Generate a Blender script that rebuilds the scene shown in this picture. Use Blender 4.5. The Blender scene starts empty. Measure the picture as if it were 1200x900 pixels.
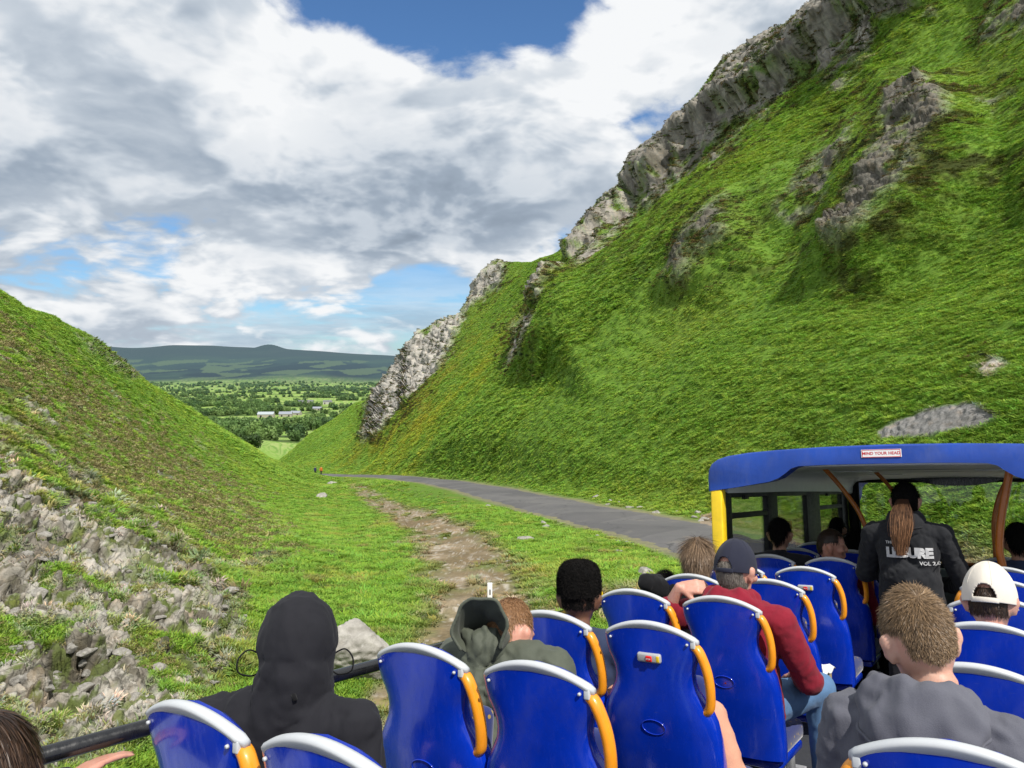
import bpy, bmesh, math, random
import numpy as np
from mathutils import Matrix, Vector
random.seed(7); RNG = np.random.default_rng(11)
SC = bpy.context.scene
COL = SC.collection
PI = math.pi

# ---------------------------------------------------------------- camera
F = 891.76; PITCH = math.radians(1.606); CAM = np.array([0.0, 0.0, 4.0])
cam_d = bpy.data.cameras.new('camera'); cam = bpy.data.objects.new('camera', cam_d); COL.objects.link(cam)
cam.location = CAM; cam.rotation_euler = (PI/2 - PITCH, 0, 0)
cam_d.sensor_fit = 'HORIZONTAL'; cam_d.sensor_width = 36.0; cam_d.lens = 36.0 * F / 1200.0
cam_d.clip_start = 0.05; cam_d.clip_end = 40000
SC.camera = cam
CP, SP = math.cos(PITCH), math.sin(PITCH)
def ray(px, v):                       # survey helper: direction seen at a photo pixel
    a = (px-600)/F; b = (450-v)/F
    return np.array([a, CP + b*SP, b*CP - SP])
def M(px, v, D):                      # the world point at that sight line and distance D north
    r = ray(px, v); return CAM + r*(D/r[1])

# ---------------------------------------------------------------- bus frame (x forward, y left, z up, origin = top of the rear aisle seat)
RB = np.array([[0.5567827, -0.83065806, -0.00045949], [-0.11284189, -0.07618492, 0.99068793], [-0.82295792, -0.55154605, -0.13615147]])
CB = np.array([-1.1168072, -1.19388283, 0.48480717])
c2w = np.array([[1, 0, 0], [0, SP, -CP], [0, CP, SP]]).astype(float)
RW = c2w @ RB
BUSM = Matrix.Identity(4)
for i in range(3):
    for j in range(3): BUSM[i][j] = RW[i, j]
t0 = CAM - RW @ CB
for i in range(3): BUSM[i][3] = t0[i]
def b2w(p): return RW @ (np.array(p, float) - CB) + CAM
def w2b(p): return RW.T @ (np.array(p, float) - CAM) + CB
def hitb(px, v, ax, val):             # survey helper inside the bus
    d = RW.T @ ray(px, v); t = (val - CB[ax])/d[ax]; return CB + d*t

# ---------------------------------------------------------------- noise (numpy)
_perm = np.concatenate([np.random.default_rng(3).permutation(256)]*3).astype(np.int32)
_g = np.random.default_rng(4).normal(size=(256, 3)); _g /= np.linalg.norm(_g, axis=1)[:, None]; _g = _g.astype(np.float32)
def perlin(P):
    P = np.asarray(P, np.float32); i = np.floor(P).astype(np.int32); f = P - i; i &= 255
    u = f*f*f*(f*(f*6-15)+10); out = np.zeros(len(P), np.float32)
    for dx in (0, 1):
        wx = u[:, 0] if dx else 1-u[:, 0]; ax = _perm[i[:, 0]+dx]
        for dy in (0, 1):
            wy = u[:, 1] if dy else 1-u[:, 1]; ay = _perm[ax + i[:, 1]+dy]
            for dz in (0, 1):
                wz = u[:, 2] if dz else 1-u[:, 2]; g = _g[_perm[ay + i[:, 2]+dz]]
                out += wx*wy*wz*(g[:, 0]*(f[:, 0]-dx)+g[:, 1]*(f[:, 1]-dy)+g[:, 2]*(f[:, 2]-dz))
    return out*1.5
def fbm(P, s, o=4, gain=.5, lac=2.03, ridged=False):
    P = np.asarray(P, np.float32)/s; t = 0; a = 1; n = 0
    for k in range(o):
        q = perlin(P + 17.3*k)
        if ridged: q = 1-2*np.abs(q)
        t = t + a*q; n += a; a *= gain; P = P*lac
    return t/n
def _h(ix, iy, iz, k):
    h = (ix*73856093) ^ (iy*19349663) ^ (iz*83492791) ^ (k*2654435761 & 0x7fffffff)
    h = (h ^ (h >> 13))*1274126177; h = h & 0x7fffffff; h = h ^ (h >> 16)
    return (h & 0xffff).astype(np.float32)/65535.0
def worley(P, s):                     # F1, F2 and a faceted-block height per point
    P = np.asarray(P, np.float32)/s; I = np.floor(P).astype(np.int64); f1 = np.full(len(P), 9., np.float32); f2 = f1.copy(); fac = np.zeros(len(P), np.float32)
    for dx in (-1, 0, 1):
        for dy in (-1, 0, 1):
            for dz in (-1, 0, 1):
                x, y, z = I[:, 0]+dx, I[:, 1]+dy, I[:, 2]+dz
                c = np.stack([x+_h(x, y, z, 1), y+_h(x, y, z, 2), z+_h(x, y, z, 3)], 1)
                e = P-c; d = np.sqrt((e*e).sum(1)).astype(np.float32)
                hh = _h(x, y, z, 4)-.5 + (e[:, 0]*(_h(x, y, z, 5)-.5)+e[:, 1]*(_h(x, y, z, 6)-.5)+e[:, 2]*(_h(x, y, z, 7)-.5))*1.3
                cl = d < f1
                f2 = np.where(cl, f1, np.minimum(f2, d)); fac = np.where(cl, hh, fac); f1 = np.where(cl, d, f1)
    return f1, f2, fac
def sst(a, b, x):
    t = np.clip((x-a)/(b-a), 0, 1); return t*t*(3-2*t)

# ---------------------------------------------------------------- object helpers
def link(o, parent=None):
    COL.objects.link(o)
    if parent is not None: o.parent = parent
    return o
def tag(o, label=None, cat=None, group=None, kind=None):
    if label: o['label'] = label
    if cat: o['category'] = cat
    if group: o['group'] = group
    if kind: o['kind'] = kind
    return o
def empty(name, label=None, cat=None, group=None, mw=None):
    o = bpy.data.objects.new(name, None); COL.objects.link(o); o.empty_display_size = .1
    if mw is not None: o.matrix_world = mw
    return tag(o, label, cat, group)
def mesh_np(name, V, Fc, mat=None, parent=None, smooth=True, mats=None):
    me = bpy.data.meshes.new(name)
    V = np.asarray(V, np.float32); Fc = np.asarray(Fc, np.int32)
    me.vertices.add(len(V)); me.vertices.foreach_set('co', V.ravel())
    n = Fc.shape[1]; me.loops.add(Fc.size); me.loops.foreach_set('vertex_index', Fc.ravel())
    me.polygons.add(len(Fc)); me.polygons.foreach_set('loop_start', np.arange(0, Fc.size, n, dtype=np.int32))
    me.polygons.foreach_set('loop_total', np.full(len(Fc), n, np.int32))
    if smooth: me.polygons.foreach_set('use_smooth', np.ones(len(Fc), bool))
    me.update(calc_edges=True)
    o = bpy.data.objects.new(name, me)
    if mat: me.materials.append(mat)
    return link(o, parent)
def mesh_pf(name, verts, faces, mat=None, parent=None, smooth=True):
    me = bpy.data.meshes.new(name); me.from_pydata([tuple(v) for v in verts], [], faces); me.update()
    if smooth:
        for p in me.polygons: p.use_smooth = True
    if mat: me.materials.append(mat)
    return link(bpy.data.objects.new(name, me), parent)
class MB:
    def __init__(s): s.v = []; s.f = []
    def add(s, V, Fs):
        b = len(s.v); s.v += [tuple(map(float, p)) for p in V]; s.f += [tuple(i+b for i in f) for f in Fs]; return s
    def box(s, c, size, rot=None, bevel=0.0):
        bm = bmesh.new(); bmesh.ops.create_cube(bm, size=1)
        for v in bm.verts: v.co = Vector((v.co.x*size[0], v.co.y*size[1], v.co.z*size[2]))
        if bevel: bmesh.ops.bevel(bm, geom=list(bm.edges), offset=bevel, segments=3, affect='EDGES', profile=.5)
        if rot is not None: bmesh.ops.transform(bm, matrix=rot.to_4x4(), verts=bm.verts)
        bm.verts.index_update()
        s.add([(v.co.x+c[0], v.co.y+c[1], v.co.z+c[2]) for v in bm.verts], [[v.index for v in f.verts] for f in bm.faces]); bm.free(); return s
    def tube(s, pts, r, n=12, flat=1.0, up=(0, 0, 1), closed=False, caps=True):
        pts = [np.array(p, float) for p in pts]; m = len(pts); rs = r if hasattr(r, '__len__') else [r]*m
        V = []; Fs = []; up = np.array(up, float); pu = None
        for i, p in enumerate(pts):
            if closed: t = pts[(i+1) % m]-pts[i-1]
            else: t = pts[min(i+1, m-1)]-pts[max(i-1, 0)]
            t /= np.linalg.norm(t)+1e-9
            if pu is None:
                u = up-t*np.dot(up, t)
                if np.linalg.norm(u) < .1: u = np.array([1., 0, 0])-t*t[0]
            else: u = pu-t*np.dot(pu, t)
            u /= np.linalg.norm(u); pu = u; w = np.cross(t, u)
            for k in range(n):
                an = 2*PI*k/n; V.append(p+rs[i]*(math.cos(an)*u*flat+math.sin(an)*w))
        for i in range(m if closed else m-1):
            for k in range(n):
                a = i*n+k; b = i*n+(k+1) % n; j = ((i+1) % m)*n
                Fs.append((a, b, j+(k+1) % n, j+k))
        if not closed and caps: Fs += [tuple(range(n-1, -1, -1)), tuple(range((m-1)*n, m*n))]
        return s.add(V, Fs)
    def build(s, name, mat=None, parent=None, smooth=True, sharp=None):
        o = mesh_pf(name, s.v, s.f, mat, parent, smooth)
        if sharp: o.data.set_sharp_from_angle(angle=math.radians(sharp))
        return o
def spline(pts, n=8):                 # Catmull-Rom
    P = [np.array(p, float) for p in pts]; out = []
    for i in range(len(P)-1):
        a, b, c, d = P[max(i-1, 0)], P[i], P[i+1], P[min(i+2, len(P)-1)]
        for k in range(n):
            t = k/n; out.append(.5*((2*b)+(-a+c)*t+(2*a-5*b+4*c-d)*t*t+(-a+3*b-3*c+d)*t**3))
    out.append(P[-1]); return out

# ---------------------------------------------------------------- node material helper
class NT:
    def __init__(s, tree): s.t = tree; s.n = tree.nodes; s.l = tree.links
    def node(s, typ, ins=None, **kw):
        nd = s.n.new(typ)
        for k, v in kw.items(): setattr(nd, k, v)
        for k, v in (ins or {}).items():
            sk = nd.inputs[k]
            if isinstance(v, bpy.types.NodeSocket): s.l.new(v, sk)
            else: sk.default_value = v
        return nd
    def math(s, op, a, b=0.0, c=0.0, clamp=False): return s.node('ShaderNodeMath', {0: a, 1: b, 2: c}, operation=op, use_clamp=clamp).outputs[0]
    def vmath(s, op, a, b=(0, 0, 0)): return s.node('ShaderNodeVectorMath', {0: a, 1: b}, operation=op).outputs[0]
    def mixc(s, fac, a, b, blend='MIX'):
        nd = s.n.new('ShaderNodeMix'); nd.data_type = 'RGBA'; nd.blend_type = blend
        for k, v in ((0, fac), (6, a), (7, b)):
            if isinstance(v, bpy.types.NodeSocket): s.l.new(v, nd.inputs[k])
            else: nd.inputs[k].default_value = v if k == 0 else (*v[:3], 1)
        return nd.outputs[2]
    def noise(s, vec, scale, detail=4, rough=.55, dist=0.0):
        return s.node('ShaderNodeTexNoise', {'Vector': vec, 'Scale': scale, 'Detail': detail, 'Roughness': rough, 'Distortion': dist}).outputs[0]
    def ramp(s, fac, stops, interp='LINEAR'):
        nd = s.n.new('ShaderNodeValToRGB'); s.l.new(fac, nd.inputs[0]); cr = nd.color_ramp; cr.interpolation = interp
        while len(cr.elements) < len(stops): cr.elements.new(.5)
        for e, (p, c) in zip(cr.elements, stops): e.position = p; e.color = (*c, 1) if hasattr(c, '__len__') else (c, c, c, 1)
        return nd.outputs[0]
    def mrange(s, x, a, b, c=0.0, d=1.0, smooth=True):
        return s.node('ShaderNodeMapRange', {0: x, 1: a, 2: b, 3: c, 4: d}, interpolation_type='SMOOTHSTEP' if smooth else 'LINEAR').outputs[0]
    def attr(s, name): return s.node('ShaderNodeAttribute', attribute_name=name)
def newmat(name):
    m = bpy.data.materials.new(name); m.use_nodes = True; m.node_tree.nodes.clear(); nt = NT(m.node_tree)
    out = nt.node('ShaderNodeOutputMaterial'); bs = nt.node('ShaderNodeBsdfPrincipled'); nt.l.new(bs.outputs[0], out.inputs[0])
    nt.bs = bs; nt.out = out; return m, nt
def setin(nt, **kw):
    for k, v in kw.items():
        sk = nt.bs.inputs[k.replace('_', ' ')]
        if isinstance(v, bpy.types.NodeSocket): nt.l.new(v, sk)
        else: sk.default_value = (*v, 1) if (hasattr(v, '__len__') and len(v) == 3 and 'Color' in k) else v
def plain(name, col, rough=.5, metal=0.0, var=.12, vscale=9.0, bump=0.0, bscale=60.0, coat=0.0, spec=.5, sheen=0.0, dist=.004):
    m, nt = newmat(name); co = nt.node('ShaderNodeTexCoord').outputs['Object']
    n = nt.noise(co, vscale, 5, .6); d = nt.noise(co, vscale*7, 4, .6)
    f = nt.math('ADD', nt.math('MULTIPLY', n, .7), nt.math('MULTIPLY', d, .3))
    c = nt.mixc(f, [x*(1-var*1.6) for x in col], [min(1, x*(1+var*1.6)) for x in col])
    setin(nt, Base_Color=c, Metallic=metal, Coat_Weight=coat, Sheen_Weight=sheen)
    nt.bs.inputs['Specular IOR Level'].default_value = spec
    setin(nt, Roughness=nt.mrange(d, .3, .7, max(.02, rough*.8), min(1, rough*1.2)))
    if bump:
        bn = nt.node('ShaderNodeBump', {'Strength': bump, 'Distance': dist, 'Height': nt.noise(co, bscale, 6, .6)})
        setin(nt, Normal=bn.outputs[0])
    return m
# ================================================================ TERRAIN : one height function surveyed from the photograph
ctl = []                               # (a = x/y, b = ln y, k = (z - zcam)/y)
def C(px, v, D):
    p = M(px, v, D); ctl.append((p[0]/p[1], math.log(p[1]), (p[2]-CAM[2])/p[1]))
def Cw(p): ctl.append((p[0]/p[1], math.log(p[1]), (p[2]-CAM[2])/p[1]))
for xb in (-.5, 2, 4.5, 7, 9.5, 11.5):
    for yb in (1.6, -2.6):
        p = b2w((xb, yb, -3.45))
        if p[1] > 1.5: Cw(p)
for px in (-300, 0, 300, 600, 900, 1300): C(px, {-300: 1000, 0: 1250, 300: 1500}.get(px, 1600), 2.6)
bank = {-250: [(900, 7), (500, 12), (200, 33)], -120: [(900, 7.3), (700, 9), (500, 14), (340, 29), (268, 42)],
        0: [(895, 7.6), (800, 8.8), (700, 10.5), (600, 13), (520, 16.5), (450, 22), (390, 30), (341, 44)],
        60: [(370, 52)], 100: [(860, 8.6), (760, 10), (660, 13), (570, 18), (500, 28), (440, 44), (394, 62)], 150: [(434, 75)],
        200: [(850, 9.3), (750, 11.2), (650, 16), (580, 25), (520, 48), (470, 88)], 250: [(502, 100)],
        300: [(840, 9.8), (760, 12), (680, 17), (620, 27), (570, 55), (528, 112)], 326: [(541, 130)]}
for px, L in bank.items():
    for v, D in L: C(px, v, D)
    v, D = L[-1]
    if px < 310:
        C(px, v+10, D*1.1); C(px, v+55, D*1.4); C(px, max(v+70, 545), D*1.9)
for px, L in {400: [(850, 9.8), (760, 12.4), (690, 17), (640, 25), (600, 45), (572, 95)], 500: [(850, 9.8), (760, 12.6), (690, 17), (640, 24.5), (600, 38), (577, 62)],
              600: [(800, 11), (700, 16), (640, 23.5), (602, 33)], 700: [(700, 15.5), (650, 20.5)], 350: [(640, 22), (590, 50), (565, 110)]}.items():
    for v, D in L: C(px, v, D)
ROAD = [(1180, 742, 10.2), (1080, 700, 12.5), (985, 672, 15.5), (905, 651, 19.5), (833, 630.5, 23), (770, 616.5, 27), (702, 602, 32), (635, 588, 40), (585, 577.5, 50), (531, 566.5, 70), (477, 560, 95), (420, 557.2, 125), (342, 555, 170), (300, 555, 195), (230, 556, 225)]
for r_ in ROAD:
    C(*r_)
for px, v, D in [(560, 573, 56), (505, 563.5, 80), (450, 558.5, 108), (380, 556, 147), (500, 567, 70), (450, 562.5, 88), (400, 560, 118), (430, 566, 80), (560, 580, 46), (610, 590, 38)]: C(px, v, D)
# right-hand hillside
def hillD(px, v):
    p = M(px, v, 1.0)-CAM; a, k = p[0], p[2]; D = 8.0
    while D < 600:
        t = (.93*a+.36)*D; s = (-.36*a+.93)*D; d = t-14.7
        g = .60*min(max(d, 0), 14)+.92*max(d-14, 0)
        if -2.7-.137*s+g > k*D: break
        D *= 1.01
    cap = np.interp(px, [430, 490, 570, 665, 750, 850, 950, 1050, 1100, 1200, 1350], [240, 225, 215, 190, 175, 160, 130, 104, 90, 70, 60])
    D = (D**-5+cap**-5)**-.2
    dr_ = float(np.interp(px, [420, 477, 531, 585, 635, 702, 770, 833, 905, 985, 1080, 1180], [140, 108, 79, 57, 46, 37, 31.5, 27, 23, 18.5, 15, 12.5]))
    return (D**5+dr_**5)**.2
SKY = [(436, 462), (462, 432), (490, 392), (520, 378), (545, 362), (560, 330), (572, 312), (600, 308), (632, 303), (665, 287), (680, 272), (703, 236), (735, 212), (745, 182), (770, 164), (800, 132), (830, 95), (850, 70), (890, 44), (925, 26), (950, 6), (1000, -22), (1100, -60), (1200, -105), (1350, -170)]
skyx = [s[0] for s in SKY]; skyv = [s[1] for s in SKY]
def toev(px): return float(np.interp(px, [420, 477, 531, 585, 635, 702, 770, 833, 905, 985, 1100, 1200, 1350], [552, 550, 554, 560, 566, 578, 592, 605, 622, 634, 640, 642, 640]))
for px in (436, 462, 490, 520, 545, 572, 600, 632, 665, 703, 745, 800, 850, 890, 950, 1000, 1050, 1100, 1150, 1200, 1350):
    tv = toev(px); sv = float(np.interp(px, skyx, skyv)); n = 3 if px < 500 else 5
    for i in range(n):
        v = tv+(sv-tv)*(i+.25)/n
        C(px, v, hillD(px, v))
for px, v in SKY:
    D = hillD(px, v); C(px, v, D); C(px, v+7, D*1.1); C(px, v+45, D*1.35); C(px, v+110, D*1.7)
for px, v, D in [(325, 541, 262), (348, 523, 258), (370, 505, 254), (400, 486, 250), (420, 472, 246)]:
    C(px, v, D); C(px, v+8, D*1.12); C(px, v+35, D*1.32)
for px, v, D in [(345, 543, 200), (380, 530, 205), (410, 512, 210), (425, 500, 215), (400, 545, 165), (440, 540, 150)]: C(px, v, D)
for px in (-250, -50, 100, 200, 300):
    C(px, 527, 450)
for px in (470, 650, 900, 1200): C(px, 560, 480)
for px in (-250, 0, 150, 280, 420, 560, 800, 1050, 1350):
    for v, D in [(512, 700), (500, 1000), (484, 1500), (470.5, 2200), (459.5, 3200), (450, 4500), (436, 5600), (418, 6900)]: C(px, v, D)
crest = [(-250, 405), (0, 405), (120, 405.5), (200, 404.5), (250, 405), (290, 407), (340, 409.5), (380, 412), (450, 416.5), (600, 418), (800, 412), (1100, 408), (1350, 408)]
for px, v in crest: C(px, v, 8000); C(px, v+9, 9500); C(px, v+9, 13000)
Kc = np.array(ctl); AL, BL = 3.4, 1.0
_px = np.stack([Kc[:, 0]*AL, Kc[:, 1]*BL], 1)
def _U(d2): return .5*d2*np.log(d2+1e-9)
def tps_fit(P, y, lam=2e-4):
    n = len(P); d2 = ((P[:, None]-P[None])**2).sum(2); A = np.zeros((n+3, n+3)); A[:n, :n] = _U(d2)+lam*np.eye(n)
    A[:n, n] = 1; A[:n, n+1:] = P; A[n:, :n] = A[:n, n:].T
    return np.linalg.solve(A, np.concatenate([y, np.zeros(3)]))
_W = tps_fit(_px, Kc[:, 2], 2e-5)
def tps_eval(a, b):
    Q = np.stack([a*AL, b*BL], 1); out = np.zeros(len(Q))
    for i in range(0, len(Q), 20000):
        q = Q[i:i+20000]; d2 = ((q[:, None]-_px[None])**2).sum(2)
        out[i:i+20000] = _U(d2)@_W[:-3]+_W[-3]+q@_W[-2:]
    return out
NA, NB = 300, 620; A0, A1, B0, B1 = -1.0, 1.0, math.log(2.2), math.log(13500)
_ga = np.linspace(A0, A1, NA); _gb = np.linspace(B0, B1, NB)
_AA, _BB = np.meshgrid(_ga, _gb, indexing='ij')
KG = tps_eval(_AA.ravel(), _BB.ravel()).reshape(NA, NB)
def kbase(a, b):
    fa = np.clip((a-A0)/(A1-A0)*(NA-1), 0, NA-1.001); fb = np.clip((b-B0)/(B1-B0)*(NB-1), 0, NB-1.001)
    i = fa.astype(int); j = fb.astype(int); u = fa-i; w = fb-j
    return (KG[i, j]*(1-u)+KG[i+1, j]*u)*(1-w)+(KG[i, j+1]*(1-u)+KG[i+1, j+1]*u)*w
def hump(x, y):                        # the little knoll on the far skyline
    c = M(316, 409, 7900); return 48*np.exp(-(np.abs(x-c[0])/75)**1.3-((y-c[1])/500)**2)
def zbase(x, y):
    y = np.maximum(y, 2.3); return CAM[2]+y*kbase(x/y, np.log(y))+np.where(y > 6000, hump(x, y), 0)
# road centre line in plan
rc = np.array(spline([M(*r_) for r_ in ROAD], 24)); rc[:, 2] = zbase(rc[:, 0], rc[:, 1])
_k = np.ones(9)/9
rcs = rc.copy()
for j in range(3): rcs[4:-4, j] = np.convolve(rc[:, j], _k, 'valid')
rc = rcs
def dist_line(x, y, L):
    best = np.full(len(x), 1e9); zz = np.zeros(len(x)); side = np.zeros(len(x))
    for i in range(len(L)-1):
        p, q = L[i], L[i+1]; d = q[:2]-p[:2]; l2 = (d*d).sum()+1e-9
        t = np.clip(((x-p[0])*d[0]+(y-p[1])*d[1])/l2, 0, 1)
        ex = x-p[0]-t*d[0]; ey = y-p[1]-t*d[1]; e = ex*ex+ey*ey; m = e < best
        best = np.where(m, e, best); zz = np.where(m, p[2]+t*(q[2]-p[2]), zz); side = np.where(m, d[0]*ey-d[1]*ex, side)
    return np.sqrt(best), zz, side
RHW = 2.0                              # half width of the lane
PATHL = [(600, 800, 11.2), (580, 745, 13.2), (565, 700, 16.3), (546, 665, 20), (520, 632, 27), (482, 608, 37), (450, 592, 50), (420, 580, 72), (396, 573, 100)]
pc = np.array(spline([M(*p) for p in PATHL], 10)); PW = np.interp(np.arange(len(pc)), np.linspace(0, len(pc)-1, len(PATHL)), [1.5, 1.5, 1.45, 1.5, 1.5, 1.3, 1.1, .9, .4])

# ---------------------------------------------------------------- sampling grid, finer where the ground turns steep
NCOL, NROW, NF = 1180, 1060, 3000
cols = np.linspace(-.97, .97, NCOL); bf = np.linspace(B0+.02, B1-.01, NF)
A_ = np.repeat(cols[:, None], NROW, 1); B_ = np.zeros((NCOL, NROW))
for i in range(NCOL):
    k = kbase(np.full(NF, cols[i]), bf); dk = np.diff(k)*F; vis = k >= np.maximum.accumulate(k)-.01
    w = np.where(vis[1:], 1.0, .12)
    ds = np.sqrt((dk*w)**2+(np.diff(bf)*95*np.where(vis[1:], 1, .35))**2)
    ds = np.where(bf[1:] < math.log(6.5), ds*.12, ds)
    cs = np.concatenate([[0], np.cumsum(ds)]); B_[i] = np.interp(np.linspace(0, cs[-1], NROW), cs, bf)
for _ in range(2): B_[1:-1] = .25*B_[:-2]+.5*B_[1:-1]+.25*B_[2:]
Y = np.exp(B_); X = A_*Y
X, Y = X.ravel(), Y.ravel(); Z = zbase(X, Y); N_ = len(X)
near = Y < 320
P0 = np.stack([X, Y, Z], 1)
# image-independent helpers: pixel coordinates are only used to look up what the survey says about a spot
rel = P0-CAM; depth = rel[:, 1]*CP-rel[:, 2]*SP; PXv = 600+F*rel[:, 0]/depth; PYv = 450-F*(rel[:, 1]*SP+rel[:, 2]*CP)/depth
rd = np.full(N_, 1e3); rz = np.zeros(N_); rside = np.zeros(N_)
ii = np.where(Y < 240)[0]; rd[ii], rz[ii], rside[ii] = dist_line(X[ii], Y[ii], rc[::3])
# flatten under the road, then a soft shoulder
wf = 1-sst(RHW+.3, RHW+3.2, rd); Z = Z*(1-wf)+(rz-.05)*wf
# keep the ground below the bus
bl = (np.stack([X, Y, Z], 1)-CAM)@RW+CB; ub = (bl[:, 0] > -2.5) & (bl[:, 0] < 10) & (np.abs(bl[:, 1]+.455) < 1.7)
P0 = np.stack([X, Y, Z], 1)
G = P0.reshape(NCOL, NROW, 3); du = np.gradient(G, axis=0); dv = np.gradient(G, axis=1); NRM = np.cross(du, dv).reshape(-1, 3); NRM /= np.linalg.norm(NRM, axis=1)[:, None]+1e-9
NRM[NRM[:, 2] < 0] *= -1
# ---- rock / vegetation survey
wx = fbm(P0, 4.0, 3)*.5+fbm(P0, 1.0, 2)*.25
def polymask(poly, soft, Dmin=0, Dmax=320, warp=14):
    poly = np.array(poly, float); lo = poly.min(0)-40; hi = poly.max(0)+40
    id_ = np.where((PXv > lo[0]) & (PXv < hi[0]) & (PYv > lo[1]) & (PYv < hi[1]) & (Y > Dmin) & (Y < Dmax))[0]
    x, y = PXv[id_]+warp*wx[id_], PYv[id_]+warp*fbm(P0[id_]+50, 3.0, 2); ins = np.zeros(len(id_), bool); dm = np.full(len(id_), 1e9)
    for i in range(len(poly)):
        p, q = poly[i-1], poly[i]
        c = (p[1] > y) != (q[1] > y); xi = p[0]+(y-p[1])*(q[0]-p[0])/(q[1]-p[1]+1e-12); ins ^= c & (x < xi)
        d = q-p; t = np.clip(((x-p[0])*d[0]+(y-p[1])*d[1])/((d*d).sum()+1e-9), 0, 1); dm = np.minimum(dm, np.hypot(x-p[0]-t*d[0], y-p[1]-t*d[1]))
    m = np.zeros(N_, np.float32); m[id_] = sst(-soft, soft, np.where(ins, dm, -dm)); return m
CR = [  # polygon, softness, depth range, relief (m), darkness
 ([(424, 514), (430, 482), (437, 455), (462, 424), (480, 396), (490, 384), (499, 392), (510, 381), (530, 371), (547, 366), (522, 418), (502, 452), (474, 483), (442, 512)], 5, (160, 300), 3.0, .0),
 ([(543, 366), (557, 326), (574, 309), (592, 308), (586, 330), (566, 350)], 5, (160, 300), 2.6, .1),
 ([(640, 352), (655, 330), (672, 318), (676, 345), (664, 372), (645, 386)], 5, (60, 190), 1.6, .0),
 ([(645, 390), (655, 400), (625, 425), (597, 428), (612, 408)], 7, (60, 190), 1.0, .15),
 ([(600, 385), (640, 345), (650, 352), (610, 400)], 9, (60, 190), .9, .5),
 ([(668, 302), (688, 256), (703, 233), (735, 214), (722, 250), (690, 285)], 5, (110, 260), 1.8, .3),
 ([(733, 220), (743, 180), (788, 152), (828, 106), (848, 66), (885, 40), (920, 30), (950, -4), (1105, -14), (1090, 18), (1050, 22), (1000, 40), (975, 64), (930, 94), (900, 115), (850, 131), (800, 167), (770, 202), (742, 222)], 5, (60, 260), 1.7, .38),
 ([(905, 165), (925, 120), (945, 108), (940, 138), (915, 167)], 5, (50, 140), 1.4, .3),
 ([(1006, 70), (1030, 25), (1048, 40), (1044, 80), (1020, 98)], 6, (40, 130), 1.4, .0),
 ([(1050, 195), (1058, 132), (1100, 118), (1132, 138), (1128, 165), (1104, 200), (1096, 236), (1042, 288), (990, 318), (984, 300), (1012, 258)], 9, (15, 90), 1.5, .65),
 ([(798, 348), (828, 310), (848, 288), (882, 272), (876, 300), (845, 326), (815, 350)], 9, (20, 120), 1.1, .75),
 ([(925, 262), (960, 215), (1018, 160), (1006, 200), (978, 242), (945, 278)], 9, (20, 110), 1.0, .7),
 ([(842, 218), (880, 180), (902, 178), (862, 218)], 7, (40, 140), 1.2, .5),
 ([(1148, 42), (1175, -20), (1210, -20), (1210, 40), (1168, 48)], 9, (15, 100), 1.2, .85),
 ([(985, 120), (1010, 90), (1030, 95), (1000, 130)], 7, (30, 110), .7, .7), ([(1150, 120), (1185, 108), (1195, 118), (1165, 135)], 6, (15, 80), .5, .8),
 ([(1145, 430), (1165, 420), (1180, 424), (1160, 438)], 4, (10, 60), .3, .0), ([(690, 305), (720, 290), (735, 298), (705, 330), (685, 335)], 8, (80, 220), .8, .3),
 ([(770, 195), (810, 160), (840, 165), (800, 215), (760, 250), (755, 235)], 12, (60, 200), .7, .9)]
CR += [([(728, 216), (743, 182), (788, 154), (828, 110), (848, 70), (885, 48), (950, 10), (1060, 0), (1104, 26), (1056, 36), (1008, 54), (983, 77), (938, 107), (905, 129), (856, 145), (808, 181), (778, 216), (748, 236)], 5, (60, 260), 1.6, .39), ([(668, 300), (690, 262), (706, 240), (736, 218), (742, 240), (730, 260), (698, 298), (678, 316)], 5, (110, 260), 1.2, .3)]
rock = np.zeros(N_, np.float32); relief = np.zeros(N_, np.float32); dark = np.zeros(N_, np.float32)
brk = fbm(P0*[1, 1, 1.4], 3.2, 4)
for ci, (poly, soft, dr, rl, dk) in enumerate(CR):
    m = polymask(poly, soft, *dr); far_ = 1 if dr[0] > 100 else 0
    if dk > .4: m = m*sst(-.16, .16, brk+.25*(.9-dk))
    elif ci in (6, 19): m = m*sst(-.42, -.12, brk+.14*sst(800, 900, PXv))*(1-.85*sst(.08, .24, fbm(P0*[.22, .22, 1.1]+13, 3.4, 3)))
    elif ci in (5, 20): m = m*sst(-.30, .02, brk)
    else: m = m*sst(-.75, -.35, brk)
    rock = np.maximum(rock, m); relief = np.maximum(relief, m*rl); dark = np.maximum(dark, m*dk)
edge = np.zeros(N_, np.float32)        # rusty, heathery growth around the crags
for poly, soft, dr, rl, dk in CR: edge = np.maximum(edge, polymask(poly, 34 if dr[1] < 200 else 16, dr[0]*.8, dr[1]*1.1, 22))
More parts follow.
